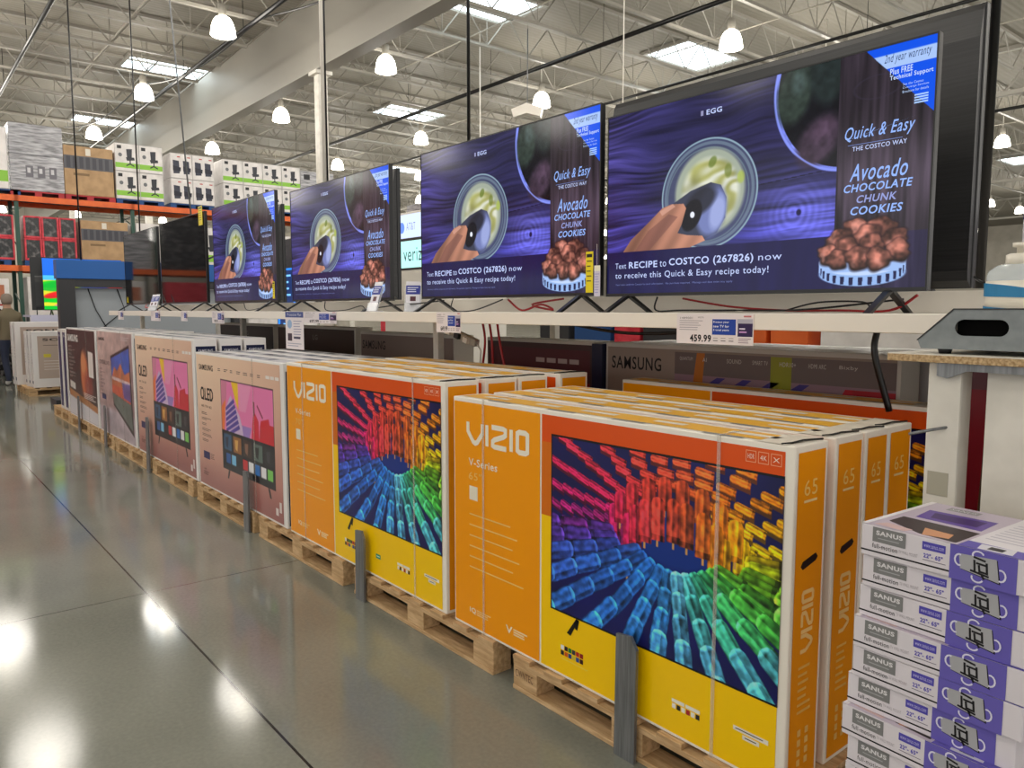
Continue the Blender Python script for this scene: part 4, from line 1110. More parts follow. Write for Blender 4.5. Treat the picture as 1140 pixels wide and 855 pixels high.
# hang tag between sets
t = thing('hang_tag', 'white and lilac paper tag hanging between the two nearest televisions', 'tag', (-2.615, 2.69, 1.565))
a = MB(); a.box((-0.038, 0, 0), (0.002, 0.001, 0.148), rgb(214, 208, 224)); p = Panel(a, (-0.038, 0, 0.148), (0.04, 0, 0), (0, 0, -0.148), (0, -1, 0), base=0.0004)
p.rect(0, 0, 1, 0.18, rgb(240, 236, 214), 0); p.lines(0.1, 0.26, 0.9, 8, 0.085, rgb(170, 164, 206), 0, 0.03); a.build('card', PRT, t)
a = MB(); a.tube([(-0.02, 0.0, 0.148), (-0.021, 0.0, 0.25)], 0.001, 4); a.build('string', M_white, t)

# colourful TV on a table far left, kiosk
def art_colour(w=60, h=90):
    A = Art(w, h, rgb(20, 120, 250)); A.put((A.v > .33).astype(float), rgb(90, 210, 255)); A.put((A.v > .42).astype(float), rgb(240, 240, 60))
    r = random.Random(4)
    for k in range(26): A.ell(r.random(), .45 + .55 * r.random(), .2, .06, [rgb(250, 30, 40), rgb(20, 220, 50), rgb(250, 240, 30), rgb(240, 60, 200), rgb(30, 200, 60), rgb(40, 80, 230)][k % 6], .9, rot=r.uniform(-.5, .5))
    A.put((A.v > .93).astype(float), rgb(20, 210, 60)); return A
CM = art_colour().mesh('screen', (-TVW / 2 + 0.006, 0, 0.075 + TVH - 0.006), (TVW - 0.012, 0, 0), (0, 0, -(TVH - 0.018)), (0, -1, 0), SCR, 0.0015)

# ------------------------------------------------------------------ price signs on the shelf edge
def price_sign(x0, x1, z0, z1, label, price=None, kind='price'):
    t = thing('price_sign', label, 'price sign', (x0, 2.5335, z0)); w = x1 - x0; h = z1 - z0
    a = MB(); a.box((0, -0.0015, 0), (w, 0, h), rgb(228, 220, 222)); a.build('card', PRT, t)
    a = MB(); p = Panel(a, (0, -0.0015, h), (w, 0, 0), (0, 0, -h), (0, -1, 0), base=0.0005)
    if kind == 'price':
        p.text('1489001', 0.05, 0.10, 0.22, 0.17, rgb(90, 84, 88), 0); p.text('VIZIO', 0.29, 0.09, 0.37, 0.14, rgb(70, 64, 68), 0)
        p.lines(0.04, 0.22, 0.40, 5, 0.075, rgb(150, 142, 150), 0, 0.02, 3, 0.5)
        if price: p.text(price, 0.19, 0.70, 0.47, 0.92, rgb(20, 16, 22), 0, bold=0.035)
        p.rect(0.485, 0.17, 0.785, 0.68, rgb(30, 64, 160), 0)
        for q, s_ in enumerate(('Protect your', 'new TV for', '5 total years')): p.text(s_, 0.50, 0.23 + 0.13 * q, 0.70, 0.31 + 0.13 * q, rgb(236, 238, 246), 1, bold=0.02)
        for q in range(3): p.rect(0.50 + 0.1 * q, 0.78, 0.56 + 0.1 * q, 0.80, rgb(150, 140, 140), 0); p.rect(0.50 + 0.1 * q, 0.86, 0.56 + 0.1 * q, 0.89, rgb(120, 110, 116), 0)
        p.rect(0.81, 0.30, 0.99, 0.72, rgb(44, 24, 74), 0); p.rect(0.83, 0.45, 0.9, 0.49, rgb(230, 220, 240), 1); p.rect(0.83, 0.55, 0.92, 0.60, rgb(200, 150, 210), 1); p.rect(0.80, 0.16, 0.99, 0.30, rgb(178, 176, 190), 0)
        p.rect(0.88, 0.05, 0.97, 0.10, rgb(190, 110, 110), 0); p.lines(0.82, 0.78, 0.98, 3, 0.06, rgb(150, 130, 140), 0, 0.025)
    else:
        p.rect(0.0, 0.0, 1, 0.15, rgb(60, 76, 140), 0); p.text('Protection Plan', 0.12, 0.04, 0.88, 0.11, rgb(230, 232, 244), 1)
        p.ell(0.24, 0.33, 0.13, 0.12, rgb(150, 180, 216), 0); p.lines(0.45, 0.24, 0.92, 7, 0.07, rgb(150, 150, 176), 0, 0.02)
        p.rect(0.12, 0.58, 0.36, 0.78, rgb(60, 44, 60), 0); p.rect(0.45, 0.66, 0.82, 0.72, rgb(60, 60, 90), 0); p.lines(0.1, 0.84, 0.9, 2, 0.06, rgb(160, 160, 180), 0, 0.02)
    a.build('lettering', PRT, t)
price_sign(-2.02, -1.66, 1.365, 1.484, 'large white price sign reading 459.99 under the nearest television', '459.99')
price_sign(-3.79, -3.545, 1.37, 1.487, 'price sign under the second television, blue block at its right', '649.99')
price_sign(-5.62, -5.07, 1.40, 1.487, 'price sign under the third television, small and pale', '697.99')
price_sign(-5.97, -5.63, 1.19, 1.485, 'tall white notice with a blue header hanging from the shelf edge', kind='notice')
price_sign(-7.74, -7.40, 1.37, 1.487, 'price sign under the washed-out television, near the beige strip', '999.99')
price_sign(-8.75, -8.53, 1.38, 1.487, 'small narrow price sign under the tagged dark television', None)
price_sign(-9.95, -9.55, 1.37, 1.487, 'price sign under the gap between the two dark televisions', None)
price_sign(-11.6, -11.3, 1.37, 1.487, 'price sign nearest the left end of the shelf', None)

# ------------------------------------------------------------------ cables
def cable(pts, r, m, lb):
    # smooth the polyline
    P = [Vector(p) for p in pts]; out = []
    for i in range(len(P) - 1):
        p0 = P[max(i - 1, 0)]; p1 = P[i]; p2 = P[i + 1]; p3 = P[min(i + 2, len(P) - 1)]
        for k in range(6):
            t_ = k / 6; out.append(0.5 * ((2 * p1) + (p2 - p0) * t_ + (2 * p0 - 5 * p1 + 4 * p2 - p3) * t_ ** 2 + (3 * p1 - p0 - 3 * p2 + p3) * t_ ** 3))
    out.append(P[-1]); a = MB(); a.tube(out, r, 6)
    return tag(a.build('cable', m), lb, 'cable')
zc = SH + 0.011
cable([(-2.35, 2.80, 1.56), (-2.34, 2.78, zc), (-2.2, 2.80, zc), (-1.9, 2.83, zc), (-1.6, 2.80, zc + .004), (-1.3, 2.95, 1.54)], 0.004, M_black, 'black cable looping under the nearest television')
cable([(-2.25, 2.86, 1.552), (-2.0, 2.86, 1.515), (-1.75, 2.88, zc), (-1.5, 2.86, zc), (-1.3, 2.84, zc), (-1.2, 2.83, 1.552)], 0.005, M_redcable, 'red cable lying under the nearest television')
cable([(-1.75, 2.90, zc), (-1.62, 2.92, 1.53), (-1.45, 2.94, 1.53), (-1.4, 2.90, zc)], 0.004, M_black, 'short black cable arch on the shelf under the nearest television')
cable([(-1.12, 3.10, 1.62), (-1.08, 3.06, 1.60), (-1.02, 3.06, 1.59), (-1.0, 3.07, 1.555)], 0.004, M_black, 'black cable end hanging from the rear television edge')
cable([(-4.0, 2.80, 1.57), (-3.95, 2.76, zc), (-3.75, 2.78, zc), (-3.5, 2.80, 1.56)], 0.004, M_black, 'black cable hanging under the second television')
cable([(-3.45, 2.80, 1.56), (-3.35, 2.82, zc), (-3.2, 2.83, 1.53), (-3.1, 2.83, 1.50), (-3.3, 2.85, 1.53), (-3.05, 2.86, 1.56)], 0.006, M_redcable, 'tangled red cable under the second television')
cable([(-5.8, 2.8, 1.57), (-5.7, 2.76, zc), (-5.4, 2.77, zc), (-5.2, 2.8, 1.53), (-5.1, 2.78, zc)], 0.004, M_black, 'black cable under the third television')
cable([(-4.9, 2.65, zc), (-4.6, 2.72, 1.53), (-4.35, 2.74, 1.54), (-4.1, 2.8, 1.56)], 0.005, M_black, 'black cable between the second and third televisions')
cable([(-8.35, 2.8, 2.0), (-8.4, 2.78, 1.75), (-8.28, 2.76, 1.6), (-8.1, 2.75, zc)], 0.006, M_black, 'black cable dropping between the tagged dark set and the washed-out one')
cable([(-7.6, 2.8, 1.57), (-7.4, 2.76, zc), (-7.0, 2.78, 1.53), (-6.8, 2.8, 1.56)], 0.004, M_black, 'black cable under the washed-out television')
cable([(-11.2, 2.8, 1.57), (-11.0, 2.74, 1.53), (-10.7, 2.75, 1.54), (-10.5, 2.76, zc)], 0.008, M_redcable, 'red cable bundle under the leftmost dark television')
cable([(-3.35, 2.92, 1.47), (-3.0, 2.9, 1.42), (-2.6, 2.88, 1.385), (-2.2, 2.9, 1.40), (-1.9, 2.93, 1.43)], 0.009, M_black, 'thick black cable drooping below the shelf beam')
cable([(-1.37, 2.90, 1.42), (-1.37, 2.89, 1.33), (-1.32, 2.92, 1.12)], 0.012, M_black, 'black strap dropping from the shelf left of the counter')
# power strip
t = thing('power_strip', 'beige power strip hanging under the shelf behind the orange stacks', 'power strip', (-4.05, 2.90, 1.33))
a = MB(); a.box((-0.17, -0.02, -0.02), (0.17, 0.02, 0.025)); o_ = a.build('body', M_beigest, t, 0.004)
for q in range(3):
    a = MB(); a.box((-0.13 + 0.1 * q, -0.045, -0.015), (-0.08 + 0.1 * q, -0.02, 0.02)); a.build('plug', M_white if q != 1 else M_black, t, 0.003)
a = MB(); a.tube([(0.17, 0, 0), (0.22, 0, -0.03), (0.24, 0, -0.15), (0.23, 0, -0.3)], 0.006, 6); a.build('cord', M_white, t)
t.rotation_euler = (0, 0.25, 0)
for k, x in enumerate((-3.87, -3.80, -3.72)):
    cable([(x, 2.93, 1.44), (x + 0.03, 2.93, 1.3), (x - 0.02 + 0.05 * k, 2.94, 1.1)], 0.008, M_redcable, 'dark red cable dropping beside the power strip, %s of three' % ['leftmost', 'middle one', 'rightmost'][k])

# ------------------------------------------------------------------ brochure holders
def holder(x, y, lb, rz=0.2):
    t = thing('brochure_holder', lb, 'brochure holder', (x, y, SH + 0.001), rz)
    a = MB(); a.box((0, -0.01, 0), (0.11, 0.05, 0.006)); a.prism([(0.0, 0.006), (0.004, 0.006), (0.064, 0.17), (0.06, 0.17)], 'x', 0, 0.11); a.prism([(-0.012, 0.006), (-0.008, 0.006), (0.010, 0.06), (0.006, 0.06)], 'x', 0, 0.11)
    a.build('acrylic_stand', M_acrylic, t)
    a = MB(); p = Panel(a, (0.008, 0.066, 0.20), (0.094, 0, 0), (0, -0.068, -0.192), (0, -0.94, 0.33), base=0.004)
    p.rect(0, 0, 1, 1, rgb(226, 224, 232), 0); p.rect(0, 0.14, 1, 0.45, rgb(50, 60, 150), 1); p.lines(0.1, 0.2, 0.9, 3, 0.07, rgb(220, 224, 244), 2, 0.03)
    p.rect(0.3, 0.52, 0.7, 0.68, rgb(90, 50, 60), 1); p.lines(0.1, 0.74, 0.9, 4, 0.055, rgb(160, 150, 170), 1, 0.02)
    a.build('brochure', PRT, t)
    return t
holder(-4.70, 2.58, 'brochure holder with blue-headed leaflet at the shelf front between the second and third televisions', 0.1)
holder(-4.58, 2.80, 'taller-set brochure holder just behind the front one between the second and third televisions', 0.5)
holder(-4.42, 2.70, 'rightmost clear brochure holder beside the second television', 0.9)
holder(-10.32, 2.60, 'leaflet holder left of the gap between the dark televisions', 0.2)
holder(-10.06, 2.575, 'leaflet holder right in front of the tagged dark television', 0.2)

# =================================================================== COUNTER, TRAY, SANITISER
t = thing('demo_counter', 'chipboard-edged white counter on worn white posts at the right edge', 'counter', (-0.925, 2.02, 0.004), math.radians(-3))
a = MB(); a.box((0, 0, 1.366), (1.25, 0.48, 1.384)); a.build('board', M_chip, t, 0.001)
a = MB(); a.box((0, 0, 1.3841), (1.25, 0.48, 1.386)); a.build('laminate_top', M_lam, t)
def upright(x, y, w, d):
    a = MB()
    a.box((x, y, 0), (x + w, y + 0.006, 1.365)); a.box((x, y + 0.006, 0), (x + 0.006, y + d, 1.365)); a.box((x + w - 0.006, y + 0.006, 0), (x + w, y + d, 1.365))
    return a
upright(0.095, 0.025, 0.078, 0.06).build('upright', M_offwhite, t, 0.002)
upright(0.225, 0.04, 0.10, 0.08).build('upright', M_offwhite, t, 0.002)
a = MB(); a.prism([(0.12, 1.365), (0.60, 1.365), (0.60, 1.345), (0.19, 1.348), (0.145, 1.328), (0.12, 1.333)], 'y', 0.012, 0.022); a.build('bracket', M_steel, t)
a = MB(); a.tube([(0.145, 0.028, 1.205), (0.11, 0.0, 1.195), (0.08, -0.03, 1.185)], 0.004, 6); a.build('bolt', M_steel, t)
a = MB(); a.box((0.105, 0.0235, 1.03), (0.155, 0.0245, 1.09), rgb(168, 164, 148)); a.build('faded_sticker', PRT, t)
a = MB(); a.tube([(0.215, 0.12, 1.36), (0.20, 0.12, 0.95), (0.19, 0.14, 0.55)], 0.013, 6); a.build('cord', M_black, t)
t = thing('metal_tray', 'grey slant-sided metal tray with a slot handle standing on the counter', 'tray', (-0.868, 2.06, 1.3905), math.radians(-2))
def slab(slot):
    o_ = [(0.0, 0.020), (0.085, 0.098), (0.62, 0.098), (0.62, 0.0), (0.012, 0.0)]
    return o_
a = MB()
# side plate with a slot cut out, built as strips around the slot
sx0, sx1, sz0, sz1 = 0.088, 0.208, 0.034, 0.074
def plate(a, y0, y1):
    n = 10; R = (sz1 - sz0) / 2; zc_ = (sz0 + sz1) / 2
    arcL = [(sx0 + R - R * math.cos(q), zc_ + R * math.sin(q)) for q in [PI / 2 * (k / n * 2 - 1) for k in range(n + 1)]]
    arcR = [(sx1 - R + R * math.cos(q), zc_ + R * math.sin(q)) for q in [PI / 2 * (k / n * 2 - 1) for k in range(n + 1)]]
    a.prism([(0.008, 0.0), (sx0 + R, 0.0), (sx0 + R, sz0)] + arcL[1:-1] + [(sx0 + R, sz1), (sx0 + R, 0.098), (0.085, 0.098), (0.0, 0.020)], 'y', y0, y1)
    a.prism([(sx1 - R, 0.0), (0.62, 0.0), (0.62, 0.098), (sx1 - R, 0.098), (sx1 - R, sz1)] + arcR[::-1][1:-1] + [(sx1 - R, sz0)], 'y', y0, y1)
    a.box((sx0 + R, y0, 0), (sx1 - R, y1, sz0)); a.box((sx0 + R, y0, sz1), (sx1 - R, y1, 0.098))
plate(a, 0.0, 0.003); o1 = a.build('side_plate', M_tray, t); o1.location.z = 0.012
a = MB(); plate(a, 0.357, 0.36); o1 = a.build('side_plate', M_tray, t); o1.location.z = 0.012
a = MB(); a.box((0.02, 0.003, 0.012), (0.62, 0.357, 0.016)); a.build('base_plate', M_tray, t)
a = MB(); a.box((0.086, 0.02, 0.017), (0.60, 0.34, 0.10)); a.build('slot_shade_block', mat('slot_shade_black', rgb(6, 6, 6), 0.9, spec=0.1), t)  # black block added inside the tray, standing for shade behind the slot
a = MB(); a.prism([(0.0, 0.032), (0.085, 0.110), (0.62, 0.110), (0.62, 0.113), (0.083, 0.113), (-0.003, 0.033)], 'y', -0.002, 0.0035); a.prism([(0.0, 0.032), (0.085, 0.110), (0.083, 0.113), (-0.003, 0.033)], 'y', 0.0035, 0.36); a.build('dark_edge_trim', M_black, t)
for x in (0.035, 0.52):
    for y in (0.01, 0.3):
        a = MB(); a.lathe([(0.014, 0.0), (0.018, 0.012)], 10, (x + 0.02, y + 0.02)); a.build('rubber_foot', M_black, t)
# sanitiser bottle
M_gel = mat('clear_gel', rgb(225, 235, 240), 0.05, alpha=0.45)
M_blue = mat('label_blue', rgb(28, 120, 168), 0.35)
t = thing('sanitiser_bottle', 'clear pump bottle with a blue and white label behind the grey tray', 'bottle', (-0.845, 2.68, SH + 0.001)); t.scale = (1.3, 1.2, 1.0)
a = MB(); a.lathe([(0.052, 0.0), (0.058, 0.006), (0.058, 0.115), (0.055, 0.13), (0.040, 0.147), (0.026, 0.152)], 24, sx=1.15, sy=0.8); a.build('bottle_body', M_gel, t)
a = MB(); a.lathe([(0.0585, 0.008), (0.0587, 0.10)], 24, sx=1.15, sy=0.8); a.build('white_label', M_lam, t)
for part_ in (0, 1):
  a = MB()
  for q in range(11):
    th0 = PI + PI * (q + 0.0) / 11; th1 = PI + PI * (q + 1) / 11
    f = lambda th, z: (math.cos(th) * 0.0612 * 1.15, math.sin(th) * 0.0612 * 0.8, z)
    k0 = q / 11; k1 = (q + 1) / 11
    top = lambda k: 0.095 - 0.045 * k ** 2; bot = lambda k: 0.055 - 0.01 * k
    if part_ == 0: a.face([f(th0, bot(k0)), f(th1, bot(k1)), f(th1, top(k1)), f(th0, top(k0))])
    else: a.face([f(th0, 0.012), f(th1, 0.012), f(th1, 0.014 + 0.020 * max(0, 0.6 - k1)), f(th0, 0.014 + 0.020 * max(0, 0.6 - k0))])
  a.build('blue_swoosh', M_blue, t)
a = MB(); a.lathe([(0.026, 0.150), (0.028, 0.152), (0.028, 0.178), (0.020, 0.182)], 16); a.build('pump_collar', M_lam, t)
a = MB(); a.lathe([(0.007, 0.18), (0.007, 0.20), (0.016, 0.202), (0.016, 0.214)], 12); a.box((-0.012, -0.006, 0.203), (0.03, 0.006, 0.212)); a.build('pump_head', M_lam, t)
holder(-0.86, 3.02, 'clear sign holder standing on the shelf behind the pump bottle', 0.0).scale = (1.3, 1.3, 1.3)
t = thing('sign_board', 'white notice board with a purple top edge beyond the pump bottle', 'sign', (-1.35, 4.3, 1.3))
a = MB(); a.box((0, 0, 0), (0.8, 0.02, 0.66), rgb(216, 214, 222)); p = Panel(a, (0, 0, 0.66), (0.8, 0, 0), (0, 0, -0.66), (0, -1, 0)); p.rect(0, 0, 1, 0.04, rgb(60, 50, 130), 0); p.lines(0.1, 0.12, 0.9, 7, 0.06, rgb(190, 186, 200), 0, 0.02); a.build('board', PRT, t)
a = MB(); a.box((0.38, 0.0, -1.3), (0.42, 0.02, 0.0)); a.box((0.2, -0.15, -1.3), (0.6, 0.17, -1.28)); a.build('stand', M_steel, t)

# =================================================================== WALL MOUNT BOX STACK
SW, SD, SHH = 0.335, 0.30, 0.0682
def mount_box(lid=False):
    t = thing('mount_box', 'x', 'box')
    a = MB(); a.box((0, 0, 0), (SW, SD, SHH), rgb(222, 216, 222)); a.build('carton', PRT, t, 0.0025)
    a = MB(); p = Panel(a, (0, 0, SHH), (SW, 0, 0), (0, 0, -SHH), (0, -1, 0), base=0.0005, step=0.0003)
    p.rect(0.0, 0.795, 0.60, 0.845, rgb(24, 20, 26), 0)
    p.rect(0.075, 0.04, 0.285, 0.50, rgb(128, 128, 128), 1)
    p.text('SANUS', 0.10, 0.14, 0.265, 0.27, rgb(222, 220, 222), 2, bold=0.04); p.lines(0.11, 0.36, 0.25, 1, 1, rgb(170, 170, 172), 2, 0.03)
    p.text('full-motion', 0.075, 0.55, 0.235, 0.70, rgb(20, 16, 20), 1); p.text('TV WALL MOUNT', 0.245, 0.57, 0.36, 0.67, rgb(176, 170, 176), 1)
    p.rect(0.385, 0.12, 0.52, 0.36, rgb(84, 76, 176), 1); p.text('www.sanus.com', 0.395, 0.20, 0.51, 0.29, rgb(200, 196, 236), 2)
    p.text('22"- 65"', 0.395, 0.47, 0.505, 0.60, rgb(92, 84, 186), 1, bold=0.03); p.lines(0.39, 0.66, 0.53, 1, 1, rgb(120, 110, 130), 1, 0.02)
    # lilac panel with bracket picture
    p.rect(0.545, 0.0, 0.90, 1.0, rgb(104, 94, 180), 1)
    p.poly([(0.60, 0.24), (0.80, 0.18), (0.82, 0.84), (0.61, 0.66)], rgb(30, 26, 40), 2)
    p.poly([(0.595, 0.22), (0.795, 0.16), (0.812, 0.80), (0.605, 0.64)], rgb(170, 170, 174), 3)
    k = rgb(26, 24, 28)
    for s_ in ([(0.675, 0.22), (0.74, 0.28)], [(0.68, 0.30), (0.685, 0.66)], [(0.69, 0.38), (0.745, 0.40)], [(0.745, 0.32), (0.75, 0.62), (0.71, 0.60), (0.705, 0.42)], [(0.66, 0.62), (0.76, 0.70)], [(0.72, 0.66), (0.735, 0.80)]): p.stroke(s_, 0.004, k, 4)
    for cx_, cy_, ru, rv, a0, a1 in ((0.70, 0.16, 0.03, 0.12, 20, 200), (0.70, 0.80, 0.03, 0.12, 160, 340), (0.60, 0.40, 0.025, 0.16, 70, 290), (0.82, 0.58, 0.025, 0.16, -110, 110)):
        p.stroke([(cx_ + ru * math.cos(math.radians(q)), cy_ - rv * math.sin(math.radians(q))) for q in np.linspace(a0, a1, 9)], 0.0032, rgb(222, 220, 240), 5)
    a.build('front_print', PRT, t)
    a = MB(); p = Panel(a, (0, SD, SHH), (SW, 0, 0), (0, -SD, 0), (0, 0, 1), base=0.0004, step=0.00018)
    p.rect(0.0, 0.0, 0.58, 1, rgb(196, 184, 200), 0); p.rect(0.58, 0.0, 1, 1, rgb(226, 222, 228), 0)
    p.rect(0.16, 0.06, 0.36, 0.16, rgb(148, 146, 150), 1); p.text('SANUS', 0.18, 0.08, 0.34, 0.14, rgb(210, 208, 212), 2)
    p.poly([(0.10, 0.26), (0.52, 0.24), (0.54, 0.56), (0.13, 0.54)], rgb(100, 74, 160), 1); p.poly([(0.16, 0.32), (0.48, 0.30), (0.48, 0.48), (0.20, 0.48)], rgb(66, 40, 110), 2)
    p.poly([(0.08, 0.60), (0.56, 0.62), (0.56, 0.97), (0.34, 0.95), (0.08, 0.80)], rgb(64, 54, 56), 1); p.poly([(0.30, 0.78), (0.48, 0.80), (0.50, 0.92), (0.36, 0.96)], rgb(206, 148, 110), 2); p.poly([(0.10, 0.86), (0.28, 0.90), (0.26, 0.98), (0.06, 0.96)], rgb(210, 180, 180), 2)
    p.rect(0.58, 0.84, 1, 1.0, rgb(104, 94, 180), 1); p.poly([(0.66, 0.86), (0.84, 0.84), (0.86, 0.97), (0.68, 0.98)], rgb(214, 212, 222), 2); p.rect(0.72, 0.88, 0.80, 0.95, rgb(40, 36, 44), 3)
    p.lines(0.62, 0.2, 0.96, 8, 0.07, rgb(190, 186, 200), 1, 0.02)
    p.rect(0.0, 0, 0.035, 1, rgb(232, 228, 230), 3)
    a.build('top_print', PRT, t)
    return t
MBX = mount_box()
offs = [0.0, 0.002, -0.004, -0.008, -0.010, -0.022, -0.026, -0.014, -0.02, -0.012, -0.016, -0.010, -0.014]
ords = ['topmost white and purple mount box, its picture lid showing', 'second mount box from the top of the white and purple stack', 'third mount box from the top, its purple end darker than the two above', 'fourth mount box from the top of the stack',
        'fifth mount box from the top, lid edge raised at its left corner', 'sixth mount box from the top, sticking out to the left', 'seventh mount box from the top, lowest one with its whole side in view', 'eighth mount box from the top, cut off by the picture edge']
pitch = 0.0692
for k in range(13):
    z = 1.046 - SHH - k * pitch
    lb = ords[k] if k < 8 else 'white and purple mount box low in the stack, below the picture edge'
    rz = [0.0, 0.012, -0.01, 0.014, -0.006, 0.01, -0.012, 0.006][k % 8] - 0.07
    loc = (-0.772 + offs[k], 1.605 + 0.006 * ((k * 7) % 3), z)
    if k == 0: MBX.location = loc; MBX.rotation_euler = (0, 0, rz); MBX['label'] = lb
    else: dup(MBX, loc, rz, lb, 'low mount boxes' if k >= 8 else None)
# pallet under the stack
q = dup(PL, (-0.90, 1.50, 0), label='wooden pallet under the white and purple mount box stack'); q.scale = (0.62, 0.45, 1)

# =================================================================== FAR LEFT: storage rack
RX = -20.6
t = thing('storage_rack', 'orange and green steel pallet rack along the far side of the aisle', 'rack', (RX, 0, 0))
Z1, Z2 = 2.50, 4.06
K = 20.6 / 18.0
up_y = [2.53 - 2.54 * 2, 2.53 - 2.54, 2.53, 4.93, 7.45, 10.0, 12.5]
for y in up_y:
    a = MB()
    for x in (0, -1.05): a.box((x - 0.08, y - 0.04, 0), (x, y + 0.04, 4.05 if True else 0))
    for k in range(6): a.tube([(-0.08, y, 0.3 + 0.65 * k), (-1.05, y, 0.6 + 0.65 * k)], 0.015, 4)
    a.build('upright_frame', M_green, t)
for z in (Z1, Z2):
    for y0, y1 in zip(up_y, up_y[1:]):
        a = MB(); a.box((0.0, y0 - 0.04, z - 0.13), (0.05, y1 + 0.04, z)); a.build('beam', M_orange, t)
        a = MB(); a.box((-1.13, y0 - 0.04, z - 0.13), (-1.08, y1 + 0.04, z)); a.build('beam', M_orange, t)
        a = MB(); a.box((-1.08, y0 + 0.05, z - 0.03), (0.0, y1 - 0.05, z - 0.004)); a.build('deck', M_steel, t)
def small_pallet(y, z, m, lb, x=RX + 0.02, g=None):
    tt = thing('rack_pallet', lb, 'pallet', (x - 1.05, y, z), 0, g)
    a = MB(); a.box((0, 0, 0.09), (1.0, 1.08, 0.12)); a.build('deck', m, tt)
    for yy in (0, 0.47, 0.94):
        a = MB(); a.box((0, yy, 0), (1.0, yy + 0.14, 0.0899)); a.build('runner', m, tt)
    return tt
def load_box(name, cat, y, z, w, h, m, lb, face=None, x=RX - 0.02, d=0.95, g=None):
    tt = thing(name, lb, cat, (x, y, z), 0, g)
    a = MB(); a.box((-d, 0, 0), (0, w, h)); a.build('body', m, tt, 0.015)
    if face: face(tt, w, h)
    return tt
def P_(tt, w, h): 
    a = MB(); return a, Panel(a, (0, 0, h), (0, w, 0), (0, 0, -h), (1, 0, 0), base=0.002, step=0.002)
def chair_face(tt, w, h):
    a, p = P_(tt, w, h)
    p.rect(0, 0.70, 1, 0.88, rgb(140, 196, 70), 0); p.rect(0.1, 0.08, 0.28, 0.2, rgb(40, 40, 44), 0)
    k = rgb(52, 54, 62); p.poly([(0.48, 0.20), (0.72, 0.18), (0.70, 0.5), (0.5, 0.5)], k, 1); p.poly([(0.45, 0.5), (0.8, 0.48), (0.82, 0.58), (0.5, 0.62)], k, 1); p.rect(0.60, 0.6, 0.65, 0.74, k, 1); p.poly([(0.45, 0.78), (0.62, 0.7), (0.8, 0.78), (0.78, 0.82), (0.62, 0.75), (0.47, 0.82)], k, 1)
    p.ell(0.22, 0.42, 0.08, 0.07, rgb(110, 112, 116), 1); p.frame(0, 0, 1, 1, 0.01, 0.012, rgb(180, 178, 178), 2)
    a.build('front_print', PRT, tt)
def seat_face(tt, w, h):
    a, p = P_(tt, w, h)
    for u in (0.12, 0.58): k = rgb(60, 62, 76); p.poly([(u, 0.28), (u + 0.28, 0.30), (u + 0.30, 0.8), (u + 0.02, 0.82)], k, 1); p.poly([(u, 0.5), (u + 0.36, 0.56), (u + 0.34, 0.72), (u, 0.7)], rgb(40, 42, 54), 2); p.rect(u + 0.2, 0.12, u + 0.34, 0.16, rgb(190, 60, 60), 1)
    p.frame(0, 0, 1, 1, 0.01, 0.012, rgb(180, 178, 178), 2); a.build('front_print', PRT, tt)
def brown_face(tt, w, h):
    a, p = P_(tt, w, h)
    p.rect(0, 0.20, 1, 0.47, rgb(92, 92, 98), 0)
    for k in range(7): p.rect(0.05 + 0.13 * k, 0.22, 0.13 + 0.13 * k, 0.45, rgb(70, 70, 78), 1)
    p.rect(0.44, 0.04, 0.54, 0.18, rgb(224, 218, 206), 1); p.rect(0.18, 0.55, 0.5, 0.60, rgb(130, 104, 74), 1); a.build('front_print', PRT, tt)
def wrap_face(tt, w, h):
    a, p = P_(tt, w, h)
    for k in range(3): p.rect(0.28 + 0.22 * k, 0.30, 0.42 + 0.22 * k, 0.62, rgb(110, 108, 116), 0); p.rect(0.31 + 0.22 * k, 0.36, 0.37 + 0.22 * k, 0.5, rgb(200, 200, 204), 1)
    a.build('front_print', PRT, tt)
def upy(px): return None
# upper level loads (Y positions across the rack)
def ry(px, py=215):
    # world Y on the rack's front plane for a photo column
    d = F_PX * fwd + Vector((math.sin(YAW), math.cos(YAW), 0)) * (px - CXP) + Vector((0, 0, 1)) * 0
    r_ = Vector((math.sin(YAW), math.cos(YAW), 0))
    u_ = r_.cross(fwd)
    d = fwd * F_PX + r_ * (px - CXP) + u_ * (CYP - py)
    return d.y * RX / d.x
for p0, m, lb in ((-42, M_bluep, 'blue pallet on the upper rack level at the left picture edge'), (12, M_redp, 'red pallet under the grey wrapped load on the upper rack level'), (72, M_redp, 'red pallet under the brown load on the upper rack level'), (130, M_bluep, 'blue pallet under the green-striped chair cartons nearest the left'),
               (190, M_bluep, 'blue pallet under the armchair cartons'), (249, M_bluep, 'blue pallet under the right green-striped chair cartons'), (308, M_bluep, 'blue pallet behind the third television on the upper rack level')):
    small_pallet(ry(p0), Z2, m, lb)
zt = Z2 + 0.121
load_box('shipping_carton', 'box', ry(-49), zt, 0.98, 1.35, M_whitebox, 'tall white carton on a blue pallet at the top left edge', chair_face)
load_box('wrapped_load', 'wrapped goods', ry(12) + 0.02, zt, 1.05, 0.80, M_wrap, 'lower grey shrink-wrapped bundle on the upper rack level', wrap_face)
load_box('wrapped_load', 'wrapped goods', ry(12) + 0.02, zt + 0.802, 1.05, 0.68, M_wrap, 'upper grey shrink-wrapped bundle stacked on another at the rack top')
load_box('shipping_carton', 'box', ry(73), zt, 1.04, 1.12, M_brown, 'brown wrapped carton load on a red pallet, upper rack level', brown_face)
n = 0
